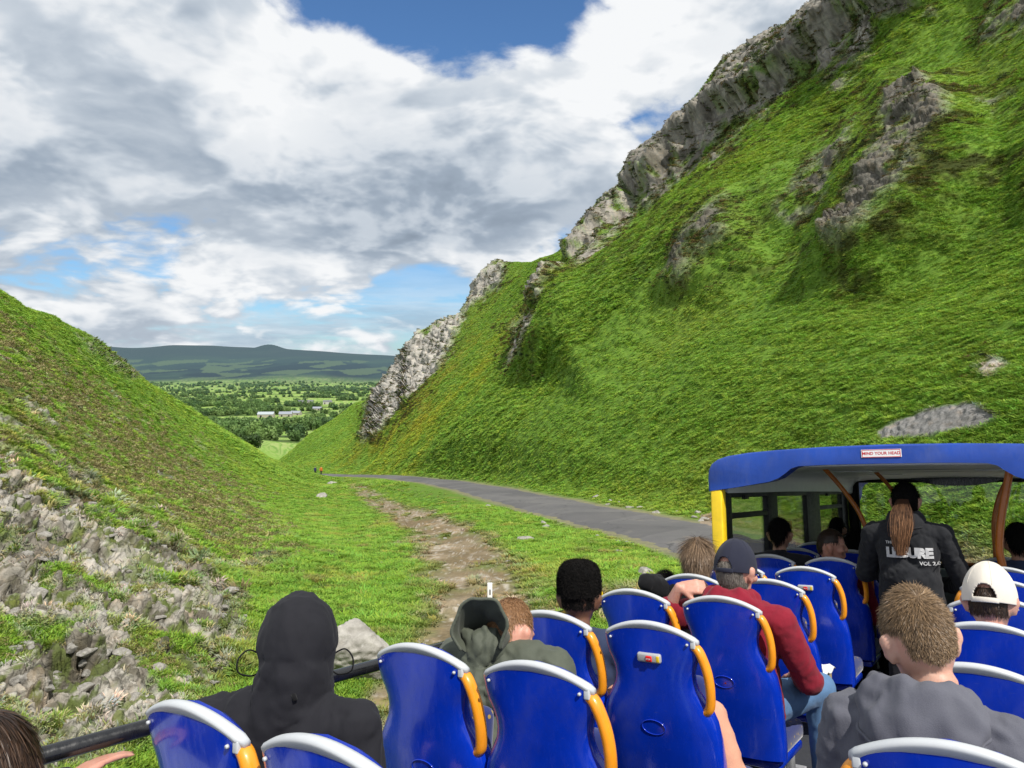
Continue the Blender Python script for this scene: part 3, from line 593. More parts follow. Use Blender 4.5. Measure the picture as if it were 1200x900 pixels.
M_TRIM = plain('pale_grey_rubber', (.50, .52, .54), .45, var=.05); M_HANDLE = gloss('orange_grab_plastic', (.86, .31, .012), .3, .3, scratch=.05)
M_YELLOW = gloss('yellow_paint', (.85, .58, .008), .35, .3); M_BLACK = gloss('black_gloss_paint', (.008, .008, .009), .22, .4, scratch=.03)
M_RUBBER = plain('dark_trim', (.012, .012, .013), .6); M_FLOOR = plain('deck_lino', (.045, .048, .055), .7, bump=.2)
M_CEIL = plain('pale_grey_ceiling', (.78, .79, .76), .5, var=.1); M_GREY = plain('grey_fitting', (.40, .41, .42), .4, var=.05); M_RED = plain('red_button', (.65, .012, .012), .35)
M_WHITE = plain('white_vinyl', (.82, .82, .80), .45, var=.04); M_REDINK = plain('red_ink', (.60, .03, .04), .5); M_POLE = gloss('orange_pole', (.50, .14, .010), .3, .3)
M_INNER = plain('grey_green_panel', (.14, .17, .18), .5); M_SKIRT = gloss('bus_blue_paint', (.006, .04, .34), .3, .4)
def seatfab():
    m, nt = newmat('blue_moquette'); co = nt.node('ShaderNodeTexCoord').outputs['Object']
    v = nt.node('ShaderNodeTexVoronoi', {'Vector': co, 'Scale': 32}).outputs['Distance']
    c = nt.mixc(nt.mrange(v, .18, .24), (.30, .20, .04), (.012, .022, .12)); setin(nt, Base_Color=c, Roughness=.95, Sheen_Weight=.3); return m
M_FAB = seatfab()
m, nt = newmat('window_glass'); gl = nt.node('ShaderNodeBsdfGlossy', {'Color': (1, 1, 1, 1), 'Roughness': .02}); tr = nt.node('ShaderNodeBsdfTransparent', {'Color': (.92, .94, .92, 1)})
fr = nt.node('ShaderNodeFresnel', {'IOR': 1.45}); mx = nt.node('ShaderNodeMixShader', {0: nt.math('MULTIPLY', fr.outputs[0], .8), 1: tr.outputs[0], 2: gl.outputs[0]}); nt.l.new(mx.outputs[0], nt.out.inputs[0]); M_GLASS = m
BUS = empty('open_top_bus', 'blue open top double decker bus with yellow posts, blue seats and front canopy', 'bus', mw=BUSM)
# ---- seat back, local origin at the middle of the top edge
ZS = [0, -.008, -.022, -.05, -.09, -.125, -.16, -.195, -.23, -.265, -.30, -.34, -.40, -.48, -.56, -.64, -.70]
HW = [.176, .180, .181, .180, .174, .164, .156, .155, .163, .182, .203, .218, .226, .229, .230, .230, .226]
DP = [.030, .042, .052, .058, .062, .066, .070, .076, .083, .092, .100, .106, .112, .118, .12, .12, .115]
def sx(z): return .13*(-z)+.06*max(0, -z-.35)
def seat_back():
    V = []; Fs = []; n = 40
    for z, w, d in zip(ZS, HW, DP):
        for k in range(n):
            an = 2*PI*k/n; c, s = math.cos(an), math.sin(an)
            y = w*math.copysign(abs(c)**.42, c); x = math.copysign(abs(s)**.55, s)*d*.5
            if x < 0: x *= .75+.25*abs(s)
            sag = -.052*(y/.18)**2*sst(-.30, -.0, np.array(z))
            belly = -.014*(1-(y/w)**2) if s < 0 else 0
            V.append((sx(z)+x+d*.5-.02+belly, y, z+float(sag)))
    for i in range(len(ZS)-1):
        for k in range(n): a = i*n+k; b = i*n+(k+1) % n; Fs.append((a, b, b+n, a+n))
    Fs.append(tuple(range(n))); Fs.append(tuple(range((len(ZS)-1)*n+n-1, (len(ZS)-1)*n-1, -1)))
    return MB().add(V, Fs)
def topedge(y): return -.052*(y/.18)**2
def trim_mesh():
    V = []; Fs = []; ys = np.linspace(-.184, .178, 30); prof = [(-.0200, -.007), (-.0210, -.002), (-.015, .0045), (-.004, .0065), (.006, .0045), (.012, -.004), (.012, -.02), (.004, -.024), (-.01, -.024)]
    for j, y in enumerate(ys):
        sc = .6 if j in (0, 29) else 1; bel = -.016*(1-(y/.18)**2)
        for px_, pz in prof: V.append((px_*sc-.004+bel+.01*(y/.18)**2, y, topedge(y)+pz*sc-.002*(1-sc)))
    m = len(prof)
    for j in range(len(ys)-1):
        for k in range(m): a = j*m+k; b = j*m+(k+1) % m; Fs.append((a, b, b+m, a+m))
    Fs += [tuple(range(m-1, -1, -1)), tuple(range((len(ys)-1)*m, len(ys)*m))]
    mb = MB().add(V, Fs); mb.box((.0, -.168, -.066), (.03, .018, .028), bevel=.004)
    for yy in (-.150, .150): mb.tube([(-.018, yy, -.066), (-.024, yy, -.066)], [.0055, .004], 8)
    return mb
def handle_mesh():
    P = spline([(.012, -.158, -.075), (.008, -.177, -.082), (.008, -.192, -.105), (.016, -.206, -.15), (.026, -.212, -.20), (.036, -.211, -.25), (.045, -.203, -.288), (.052, -.185, -.302)], 6)
    return MB().tube(P, [.0165]*len(P), 14, flat=1.25, up=(1, 0, 0))
def joinmats(name, pieces, parent=None, smooth=True):
    """one mesh with several materials"""
    vs = []; fs = []; mi = []; mats = []
    for mb, mat in pieces:
        if mat not in mats: mats.append(mat)
        b = len(vs); vs += mb.v; fs += [tuple(i+b for i in f) for f in mb.f]; mi += [mats.index(mat)]*len(mb.f)
    o = mesh_pf(name, vs, fs, None, parent, smooth)
    for m_ in mats: o.data.materials.append(m_)
    o.data.polygons.foreach_set('material_index', mi); o.data.update(); return o
def text_mb(txt, size, fn, bold=0.0, ext=.0, tighten=1.0, align='CENTER', spacing=1.0):
    """letters as mesh; fn maps (right, up, out) to a point"""
    cu = bpy.data.curves.new('txt', 'FONT'); cu.body = txt; cu.size = size; cu.align_x = align; cu.align_y = 'CENTER'; cu.offset = bold; cu.extrude = ext; cu.space_character = spacing; cu.resolution_u = 3
    ob = bpy.data.objects.new('txt', cu); COL.objects.link(ob); dg = bpy.context.evaluated_depsgraph_get(); me = ob.evaluated_get(dg).to_mesh()
    mb = MB().add([fn(v.co.x, v.co.y, v.co.z) for v in me.vertices], [tuple(p.vertices) for p in me.polygons]); ob.evaluated_get(dg).to_mesh_clear(); bpy.data.objects.remove(ob); bpy.data.curves.remove(cu); return mb
def button_pieces():
    xb = lambda y, z: sx(z)-.030-.014*(1-(y/.17)**2)
    body = MB().box((0, 0, 0), (.022, .092, .034), bevel=.008)
    R_ = Matrix.Rotation(-.13, 3, 'Y'); y0, z0 = -.005, -.125
    def put(mb): return MB().add([(sx(z0)-.034+p[0], y0+p[1], z0+p[2]) for p in [tuple(R_@Vector(v)) for v in mb.v]], mb.f)
    red = MB().box((-.012, -.002, -.001), (.008, .024, .021), bevel=.004); lens = MB().box((-.009, -.036, .0), (.006, .012, .022), bevel=.002)
    tx = text_mb('STOP', .0075, lambda a, b, c: (-.0168, -.002-a, -.001+b), bold=.0002)
    return [(put(body), M_GREY), (put(red), M_RED), (put(lens), M_YELLOW), (put(tx), M_WHITE)]
_sb = seat_back(); _tr = trim_mesh(); _ha = handle_mesh()
me_seat = None
def oval_pts():
    return [(sx(-.375+.026*math.sin(t))-.0345+.0008*(c*c), .045*c*1.0, -.375+.026*math.sin(t)) for t in np.linspace(0, 2*PI, 28, endpoint=False) for c in [math.cos(t)]]
seat_protos = {}
def make_seat(kind):
    s = _sb.build('seat', M_SHELL); s.data.set_sharp_from_angle(angle=math.radians(60)); s.parent = BUS
    MB()
    t = _tr.build('top_trim', M_TRIM, s)
    h = MB(); h.v = [(x, y if kind != 'right' else -y, z) for x, y, z in _ha.v]; h.f = _ha.f if kind != 'right' else [f[::-1] for f in _ha.f]; h.build('grab_handle', M_HANDLE, s)
    if kind == 'right': t.scale = (1, -1, 1)
    ov = oval_pts(); MB().tube(ov, .0022, 6, closed=True, up=(1, 0, 0)).build('embossed_oval', M_SHELL, s)
    cr = spline([(sx(-.27)-.036, 0, -.268), (sx(-.28)-.034, -.09, -.276), (sx(-.30)-.020, -.165, -.298)], 6); cl = spline([(sx(-.30)-.020, .165, -.298), (sx(-.28)-.034, .09, -.276), (sx(-.27)-.036, 0, -.268)], 6)
    if kind == 'stop': joinmats('stop_button', button_pieces(), s)
    pad = MB(); V = []
    pad.box((.135+.02, 0, -.45), (.07, .29, .48), Matrix.Rotation(.13, 3, 'Y'), .03); pad.build('padded_front', M_FAB, s)
    MB().box((.345, 0, -.665), (.43, .42, .10), None, .035).build('seat_cushion', M_FAB, s)
    MB().box((.345, 0, -.735), (.40, .40, .04), None, .012).build('seat_base', M_SHELL, s)
    MB().tube([(.30, 0, -.75), (.30, 0, -1.09)], .025, 10).box((.3, 0, -1.085), (.3, .1, .012), None, .004).build('seat_leg', M_GREY, s)
    seat_protos[kind] = s; return s
def copy_tree(o, parent):
    c = o.copy(); COL.objects.link(c); c.parent = parent
    for ch in list(o.children): copy_tree(ch, c)
    return c
used = set()
def place_seat(x, y, kind='left', rz=0.0):
    if kind not in used: used.add(kind); s = make_seat(kind)
    else: s = copy_tree(seat_protos[kind], BUS)
    s.location = (x, y, 0); s.rotation_euler = (random.uniform(-.012, .012), random.uniform(-.01, .01), rz); return s
PIT = .789
for i in range(-1, 10):
    place_seat(i*PIT, .432)
    if i >= 0: place_seat(i*PIT-.005, 0.0, 'stop' if i in (2, 5) else 'left')
for i in range(-1, 7):
    place_seat(.65+i*PIT, -1.03, 'right')
    if i >= 2: place_seat(.65+i*PIT, -1.462, 'right')
# ---- body of the bus
YC, HB = -.455, 1.19
ZD = -1.10                             # deck
MB().box((3.6, YC, ZD-.02), (12.2, 2*HB+.02, .04)).build('deck_floor', M_FLOOR, BUS, False)
for sgn in (1, -1):
    yw = YC+sgn*HB
    MB().box((.9, yw-.03*sgn, -.85), (6.9, .045, .50), None, .012).build('side_panel', M_SKIRT, BUS, True, 40)
    MB().box((7.1, yw-.02*sgn, -.63), (5.2, .05, .94), None, .01).build('side_panel', M_RUBBER, BUS, True, 40)
rail = MB(); rail.tube([(-2.5, .72, -.12), (4.34, .72, -.118)], .021, 16)
for xx in (-1.2, 1.02, 2.98): rail.tube([(xx, .72, -.12), (xx+.02, .735, -.62)], .014, 10)
rail.build('side_rail', M_BLACK, BUS)
rail2 = MB(); rail2.tube([(-2.5, -1.63, -.12), (4.34, -1.63, -.118)], .021, 16)
for xx in (-1.2, 1.02, 2.98): rail2.tube([(xx, -1.63, -.12), (xx+.02, -1.645, -.62)], .014, 10)
rail2.build('side_rail', M_BLACK, BUS)
MB().box((2.45, .73, -.085), (.24, .07, .075), None, .014).build('rail_bracket', M_YELLOW, BUS, True, 40)
# lower body, wheels
lb = MB(); lb.box((3.6, YC, -2.15), (12.3, 2.5, 2.0), None, .10); lb.build('lower_body', M_SKIRT, BUS, True, 40)
for sgn in (1, -1):
    for i in range(6):
        w = MB().box((-1.2+i*1.75, YC+sgn*1.252, -1.78), (1.45, .012, .75), None, .005).build('lower_window', M_BLACK, BUS, True, 40)
    for xw in (.2, 7.6):
        wh = MB().tube([(xw, YC+sgn*1.0, -3.0), (xw, YC+sgn*1.25, -3.0)], .46, 28).build('wheel', M_RUBBER, BUS, True, 40)
        MB().tube([(xw, YC+sgn*1.2, -3.0), (xw, YC+sgn*1.262, -3.0)], .27, 24).build('wheel_hub', M_GREY, wh, True, 40)
# ---- canopy
out_h = [(1.195, .47), (1.197, .55), (1.19, .62), (1.165, .665), (1.12, .695), (1.05, .716), (.9, .736), (.7, .750), (.4, .762), (0, .768)]
in_f = [(1.195, .468), (1.0, .494), (.765, .532), (.70, .556), (.65, .590), (.61, .622), (.56, .637), (.4, .643), (.2, .645), (0, .646)]
def prof(h): return [(YC+d_, z) for d_, z in h]+[(YC-d_, z) for d_, z in h[-2::-1]]
def extrude(outer, inner, stations):
    V = []; Fs = []; n = len(outer)
    for (x, sc, dz) in stations:
        for (y, z) in outer: V.append((x, YC+(y-YC)*sc, z*1+dz-(1-sc)*.5))
        for (y, z) in inner: V.append((x, YC+(y-YC)*sc, z*1+dz+(1-sc)*.2))
    m = 2*n
    for s in range(len(stations)-1):
        for k in range(n-1):
            a = s*m+k; Fs.append((a, a+1, a+1+m, a+m)); a = s*m+n+k; Fs.append((a+1, a, a+m, a+m+1))
        for k0, k1 in ((0, n), (n-1, 2*n-1)): a, b = s*m+k0, s*m+k1; Fs.append((a, b, b+m, a+m))
    for s, fl in ((0, 0), (len(stations)-1, 1)):
        for k in range(n-1):
            q = (s*m+k, s*m+n+k, s*m+n+k+1, s*m+k+1); Fs.append(q[::-1] if fl else q)
    return MB().add(V, Fs)
fas = extrude(prof(out_h), prof(in_f), [(4.336, .985, -.004), (4.348, .997, 0), (4.37, 1, .002), (4.52, 1, .004), (4.56, 1, .004)])
can = fas.build('canopy', M_CANOPY, BUS, True, 50)
in_c = [(1.17, .47), (1.16, .55), (1.13, .60), (1.06, .632), (.95, .645), (.85, .650), (.7, .654), (.4, .658), (.2, .66), (0, .66)]
roof = extrude(prof(out_h), prof(in_c), [(4.56, .999, .003), (6.5, 1, .012), (8.6, .985, .0), (9.4, .95, -.03), (9.75, .90, -.09)])
roof.build('canopy_roof', M_CANOPY, can, True, 50)
ceil = [(d_*.985, z-.006) for d_, z in in_c]; ce = extrude(prof(ceil), prof([(d_*.98, z-.014) for d_, z in ceil]), [(4.58, 1, 0), (6.5, 1, .006), (8.6, .985, -.004), (9.3, .955, -.03)])
ce.build('ceiling', M_CEIL, can, True, 50)
for xx in (5.3, 6.25, 7.2): MB().tube([(xx, YC+t*1.05, .648-.05*max(0, abs(t)-.75)**1.0) for t in np.linspace(-1, 1, 17)], .006, 6).build('ceiling_seam', M_RUBBER, can)
for cx, cy in ((6.4, .2), (6.4, -1.1), (8.2, .15)): MB().box((cx, cy, .636), (.34, .5, .012), None, .004).build('ceiling_light_panel', M_WHITE, can, True, 40)
# sign
xs = 4.3335
def on_fascia(a, b, c): return (xs-.004-c, -.425-a, .7105+b)
sg = MB().box((xs-.001, -.425, .7105), (.004, .238, .052), None, .0015); bd = MB()
for (cy, cz, w_, h_) in ((-.425, .7335, .226, .0035), (-.425, .6875, .226, .0035), (-.3125, .7105, .0035, .047), (-.5375, .7105, .0035, .047)): bd.box((xs-.0035, cy, cz), (.001, w_, h_))
joinmats('warning_sign', [(sg, M_WHITE), (bd, M_REDINK), (text_mb('MIND YOUR HEAD', .0262, on_fascia, bold=.0006, spacing=1.02), M_REDINK)], can, False)
# posts and side windows
MB().box((4.385, .682, .06), (.09, .085, .84), None, .012).build('corner_post', M_YELLOW, BUS, True, 40)
MB().box((4.385, -1.585, .06), (.09, .105, .84), None, .012).build('corner_post', M_YELLOW, BUS, True, 40)
for sgn in (1, -1):
    y = YC+sgn*1.172; fr_ = MB()
    fr_.box((6.95, y, .445), (5.1, .05, .06), None, .008).box((6.95, y, -.145), (5.1, .05, .07), None, .008)
    for x0, x1 in ((4.45, 4.72), (5.70, 6.02), (7.13, 7.72), (8.92, 9.30)): fr_.box(((x0+x1)/2, y, .15), (x1-x0, .052, .60), None, .008)
    fr_.box((5.21, y, .275), (1.0, .045, .042), None, .006).box((8.32, y, .275), (1.22, .045, .042), None, .006)
    for xc in (5.05, 8.1): fr_.box((xc, y-.03*sgn, .415), (.11, .03, .03), None, .006)
    wf_ = fr_.build('window_frame', M_RUBBER, BUS, True, 40)
    for x0, x1 in ((4.72, 5.70), (6.02, 7.13), (7.72, 8.92)): MB().box(((x0+x1)/2, y, .15), (x1-x0+.02, .006, .58)).build('pane', M_GLASS, wf_, False)
# yellow notice on the second window
p_ = hitb(921, 616, 1, .70); yn = MB().box((p_[0], .70, p_[2]), (.42, .004, .075)); ln = MB()
for dz_, w_ in ((.018, .26), (-.004, .2)): ln.box((p_[0]-.02, .6965, p_[2]+dz_), (w_, .001, .009))
joinmats('window_notice', [(yn, M_YELLOW), (ln, M_REDINK)], BUS, False)
# windscreen
ws = MB(); ws.box((9.33, YC, -.47), (.06, 2.2, .16), None, .02).box((9.30, YC, .60), (.06, 2.1, .09), None, .02)
for s_ in (1, -1): ws.box((9.31, YC+s_*1.09, .06), (.08, .11, 1.1), None, .02).box((9.27, YC+s_*1.02, .1), (.03, .035, .95), None, .01)
wsf = ws.build('windscreen_frame', M_RUBBER, BUS, True, 40); MB().box((9.33, YC, .08), (.008, 2.12, 1.05)).build('pane', M_GLASS, wsf, False)
MB().box((9.22, YC, -.75), (.16, 2.25, .62), None, .03).build('front_panel', M_INNER, BUS, True, 40)
V = []; Fs = []; n = 15
vis = MB(); yy = np.linspace(-.05, -1.0, n)
for i, y in enumerate(yy):
    h_ = .005+.085*(1-abs(2*i/(n-1)-1)**2.6); V += [(9.18, y, .605), (9.18, y, .605-h_), (9.24, y, .605-h_), (9.24, y, .605)]
for i in range(n-1):
    for k in range(4): a = i*4+k; b = i*4+(k+1) % 4; Fs.append((a, b, b+4, a+4))
Fs += [(3, 2, 1, 0), tuple((n-1)*4+k for k in range(4))]
vis.add(V, Fs).build('sun_visor', M_BLACK, BUS, False)
# orange poles
pl1 = [hitb(963, 546, 0, 5.5), hitb(978, 562, 0, 5.5), hitb(995, 583, 0, 5.5), hitb(1008, 603, 0, 5.5), hitb(1016, 625, 0, 5.5), hitb(1019, 650, 0, 5.5)]; pl1.append(pl1[-1]+np.array([0, 0, -.4]))
MB().tube(spline(pl1, 6), .018, 12).build('grab_pole', M_POLE, BUS)
pl2 = [hitb(1024, 551, 0, 7.1), hitb(1037, 564, 0, 7.1), hitb(1047, 577, 0, 7.1), hitb(1055, 595, 0, 7.1), hitb(1060, 620, 0, 7.1)]; pl2.append(pl2[-1]+np.array([0, 0, -.5]))
MB().tube(spline(pl2, 6), .018, 12).build('grab_pole', M_POLE, BUS)
pl3 = [hitb(1184, 548, 0, 4.75), hitb(1179, 575, 0, 4.75), hitb(1173, 610, 0, 4.75), hitb(1171, 645, 0, 4.75), hitb(1176, 672, 0, 4.75)]; pl3.append(pl3[-1]+np.array([0, 0, -.5]))
MB().tube(spline(pl3, 6), .024, 12).build('grab_pole', M_POLE, BUS)
pl4 = [hitb(1178, 566, 0, 5.8), hitb(1170, 585, 0, 5.8), hitb(1165, 610, 0, 5.8), hitb(1166, 640, 0, 5.8)]; pl4.append(pl4[-1]+np.array([0, 0, -.5]))
MB().tube(spline(pl4, 6), .017, 12).build('grab_pole', M_POLE, BUS)
gr = MB(); a, b = hitb(1123, 660, 0, 8.5), hitb(1200, 667, 0, 8.5); gr.tube([a, b], .018, 10)
for t in (.1, .8): q = a+(b-a)*t; gr.tube([q, q+np.array([0, 0, -.25])], .014, 8)
gr.build('guard_rail', M_POLE, BUS)
# ================================================================ PASSENGERS
def skinmat(name, col):
    m, nt = newmat(name); co = nt.node('ShaderNodeTexCoord').outputs['Object']; n = nt.noise(co, 22, 5, .6)
    c = nt.mixc(nt.mrange(n, .3, .7), [col[0]*.9, col[1]*.78, col[2]*.75], col); setin(nt, Base_Color=c, Roughness=.5, Subsurface_Weight=.12); nt.bs.inputs['Subsurface Radius'].default_value = (.012, .004, .002)
    bn = nt.node('ShaderNodeBump', {'Strength': .15, 'Distance': .002, 'Height': nt.noise(co, 260, 3, .6)}); setin(nt, Normal=bn.outputs[0]); return m
SK_FAIR = skinmat('fair_skin', (.60, .36, .27)); SK_PINK = skinmat('pink_skin', (.58, .31, .23)); SK_BROWN = skinmat('brown_skin', (.17, .085, .05)); SK_TAN = skinmat('tanned_skin', (.42, .24, .16))
def cloth(name, col, bscale=420, var=.16, rough=.9, sheen=.08, spec=.2, bs=.5):
    m, nt = newmat(name); co = nt.node('ShaderNodeTexCoord').outputs['Object']
    n = nt.noise(co, 9, 5, .6); w = nt.noise(co, bscale, 2, .5)
    c = nt.mixc(nt.math('ADD', nt.math('MULTIPLY', n, .6), nt.math('MULTIPLY', w, .4)), [x*(1-2*var) for x in col], [min(1, x*(1+2*var)) for x in col])
    setin(nt, Base_Color=c, Roughness=rough, Sheen_Weight=sheen); nt.bs.inputs['Specular IOR Level'].default_value = spec
    h = nt.math('ADD', nt.math('MULTIPLY', w, .25), nt.math('MULTIPLY', nt.noise(nt.vmath('MULTIPLY', co, (1, 1, .55)), 26, 4, .5, .6), .8))
    bn = nt.node('ShaderNodeBump', {'Strength': bs, 'Distance': .006, 'Height': h}); setin(nt, Normal=bn.outputs[0]); return m
C_BLACK = cloth('black_shell_fabric', (.017, .017, .021), rough=.85, sheen=.03, spec=.15, bs=.25); C_OLIVE = cloth('olive_shell_fabric', (.075, .085, .062), rough=.65, spec=.3); C_NAVY = cloth('navy_cotton', (.030, .042, .085))
C_MAROON = cloth('maroon_jersey', (.21, .012, .026)); C_GREY = cloth('grey_jersey', (.105, .107, .130)); C_JEANS = cloth('blue_denim', (.095, .185, .33), bscale=600); C_DENIM = cloth('pale_denim', (.25, .38, .46), bscale=600)
C_PEACH = cloth('peach_cotton', (.60, .30, .20)); C_DARK = cloth('dark_trousers', (.016, .016, .02)); C_CREAM = cloth('cream_cotton', (.66, .61, .53), var=.05); C_CAPN = cloth('navy_twill', (.020, .022, .038)); C_HOOD = cloth('black_jersey', (.020, .021, .024))
C_SKYB = cloth('pale_blue_cotton', (.34, .52, .62)); C_SHOE = cloth('dark_shoe', (.03, .028, .027)); C_FUR = cloth('black_fleece', (.006, .006, .007)); C_PATT = cloth('navy_patterned', (.02, .045, .075), bscale=60, var=.4)
def hairmat(name, a, b):
    m, nt = newmat(name); co = nt.node('ShaderNodeTexCoord').outputs['Object']; r = nt.attr('tone').outputs['Fac']
    c = nt.mixc(nt.mrange(nt.math('ADD', nt.math('MULTIPLY', r, .75), nt.math('MULTIPLY', nt.noise(co, 18, 3, .5), .25)), .15, .85), a, b); setin(nt, Base_Color=c, Roughness=.42 if b[0] > .03 else .85); nt.bs.inputs['Specular IOR Level'].default_value = .35 if b[0] > .03 else .08; return m
H_BROWN = hairmat('mid_brown_hair', (.085, .053, .028), (.30, .195, .105)); H_DKBR = hairmat('dark_brown_hair', (.016, .009, .006), (.075, .040, .022)); H_GING = hairmat('sandy_ginger_hair', (.17, .085, .035), (.38, .21, .105)); H_LTBR = hairmat('light_brown_hair', (.11, .070, .042), (.33, .225, .14))
H_BLK = hairmat('black_hair', (.004, .004, .004), (.014, .012, .011)); H_PONY = hairmat('chestnut_hair', (.05, .022, .010), (.34, .17, .08)); H_GREY = hairmat('greying_hair', (.09, .075, .06), (.26, .23, .20))
_ico = {}
def ico(sub):
    if sub not in _ico:
        bm = bmesh.new(); bmesh.ops.create_icosphere(bm, subdivisions=sub, radius=1); bm.verts.ensure_lookup_table()
        _ico[sub] = (np.array([v.co[:] for v in bm.verts]), [tuple(v.index for v in f.verts) for f in bm.faces]); bm.free()
    return _ico[sub]
class Body(MB):
    def ell(s, c, r, R=None):
        V, Fs = ico(3); V = V*np.array(r)
        if R is not None: V = V@np.array(R).T
        return s.add(V+np.array(c), Fs)
    def cap(s, p, q, r0, r1=None, fl=1.0):
        p, q = np.array(p, float), np.array(q, float); r1 = r0 if r1 is None else r1
        V, Fs = ico(2); t = q-p; L = np.linalg.norm(t)+1e-6; t /= L
        u = np.cross(t, (0.02, .03, 1)) if abs(t[2]) < .9 else np.cross(t, (1, .02, .03)); u /= np.linalg.norm(u); w = np.cross(u, t)
        B = np.stack([u, w*fl, t], 1); out = []
        for v in V:
            top = v[2] > 0; r = r1 if top else r0; out.append(B@(v*r)+(q if top else p))
        return s.add(out, Fs)
    def chain(s, pts, rs):
        for i in range(len(pts)-1): s.cap(pts[i], pts[i+1], rs[i], rs[i+1])
        return s
    def remesh(s, name, mat, parent, voxel, smooth=5, fold=0.0, fscale=.10, fmask=None, seed=0, cut=None):
        me = bpy.data.meshes.new(name); me.from_pydata(s.v, [], s.f); ob = bpy.data.objects.new(name+'_src', me); COL.objects.link(ob)
        md = ob.modifiers.new('r', 'REMESH'); md.mode = 'VOXEL'; md.voxel_size = voxel
        if smooth: ms = ob.modifiers.new('s', 'SMOOTH'); ms.iterations = smooth; ms.factor = .5
        dg = bpy.context.evaluated_depsgraph_get(); ev = ob.evaluated_get(dg); m2 = bpy.data.meshes.new_from_object(ev); bpy.data.objects.remove(ob); bpy.data.meshes.remove(me)
        m2.name = name; n = len(m2.vertices); co = np.zeros(n*3, np.float32); m2.vertices.foreach_get('co', co); co = co.reshape(-1, 3)
        if fold:
            no = np.zeros(n*3, np.float32); m2.vertices.foreach_get('normal', no); no = no.reshape(-1, 3)
            q = co*[1, 1, .75]+seed; wv = np.stack([fbm(q+3, .16, 2), fbm(q+9, .16, 2), fbm(q+27, .16, 2)], 1)*.06
            f = fbm(q+wv, fscale, 3, ridged=True)*.9+fbm(q+wv, fscale*.45, 2)*.5
            co = co+no*(f*fold)[:, None]*(1 if fmask is None else fmask(co)[:, None])
        if cut is not None:
            bm = bmesh.new(); bm.from_mesh(m2); bm.verts.ensure_lookup_table(); kill = cut(co); bmesh.ops.delete(bm, geom=[bm.verts[i] for i in np.where(kill)[0]], context='VERTS'); co = co[~kill]; bm.to_mesh(m2); bm.free()
        m2.vertices.foreach_set('co', co.ravel().astype(np.float32)); m2.polygons.foreach_set('use_smooth', np.ones(len(m2.polygons), bool)); m2.update()
        m2.materials.clear(); m2.materials.append(mat); o = bpy.data.objects.new(name, m2); return link(o, parent)
def rotz(a): c, s = math.cos(a), math.sin(a); return np.array([[c, -s, 0], [s, c, 0], [0, 0, 1]])
def rotm(yaw, pitch=0, roll=0):       # pitch > 0 looks down; columns forward, left, up
    cp, sp = math.cos(pitch), math.sin(pitch); cr, sr = math.cos(roll), math.sin(roll)
    return rotz(yaw)@np.array([[cp, 0, sp], [0, 1, 0], [-sp, 0, cp]])@np.array([[1, 0, 0], [0, cr, -sr], [0, sr, cr]])
HR = np.array([.098, .077, .118])
def add_head(b, c, R, s=1.0):
    f = lambda x, y, z: np.array(c)+R@(np.array([x, y, z])*s)
    b.ell(f(0, 0, .012), HR*s, R); b.ell(f(.028, 0, -.055), np.array([.066, .056, .062])*s, R); b.ell(f(.052, 0, -.085), np.array([.030, .030, .024])*s, R)
    b.cap(f(.094, 0, .012), f(.110, 0, -.022), .009*s, .013*s); b.ell(f(.102, 0, -.028), np.array([.012, .017, .010])*s, R)
    b.ell(f(.086, 0, -.058), np.array([.014, .026, .006])*s, R); b.ell(f(.086, 0, -.068), np.array([.013, .022, .006])*s, R)
    for sg in (1, -1):
        b.ell(f(-.008, .084*sg, -.008), np.array([.021, .010, .034])*s, R@rotz(.45*sg)); b.ell(f(-.016, .093*sg, .004), np.array([.017, .007, .022])*s, R@rotz(.6*sg)); b.ell(f(-.002, .080*sg, -.040), np.array([.009, .009, .012])*s, R)
        b.ell(f(.078, .034*sg, .022), np.array([.018, .026, .010])*s, R); b.ell(f(.062, .050*sg, -.025), np.array([.030, .024, .022])*s, R); b.ell(f(.083, .032*sg, .006), np.array([.011, .013, .008])*s, R)
def add_hand(b, w, d, up, s=1.0, curl=.5, side=1):
    """five fingers on a palm: w wrist, d pointing direction, up = back of the hand, side = which way the thumb lies"""
    d = np.array(d, float); d /= np.linalg.norm(d); up = np.array(up, float); up -= d*np.dot(up, d); up /= np.linalg.norm(up); l = np.cross(up, d)*side
    w = np.array(w, float); kn = []
    for i, o_ in enumerate((.030, .010, -.010, -.028)):
        k = w+d*(.088-.004*abs(i-1.2))*s+l*o_*s; b.cap(w+d*.015*s+l*o_*.55*s, k, .0165*s, .0115*s)
        L = (.042, .047, .043, .034)[i]*s; p = k; an = .15
        for j, (ln, r) in enumerate(((1, .0098), (.68, .0088), (.5, .0078))):
            an += curl*(.45 if j == 0 else .75); q = p+(d*math.cos(an)-up*math.sin(an)+l*o_*.8)*L*ln; b.cap(p, q, r*s, (r-.0008)*s); p = q
    t0_ = w+d*.028*s+l*.026*s; t1 = t0_+(d*.55+l*.75-up*.25)*.038*s; t2 = t1+(d*.85+l*.25-up*.3)*.032*s; t3 = t2+(d*.9-up*.35)*.024*s
    b.chain([w+d*.01*s, t0_, t1, t2, t3], [.016*s, .0155*s, .0115*s, .010*s, .0085*s])
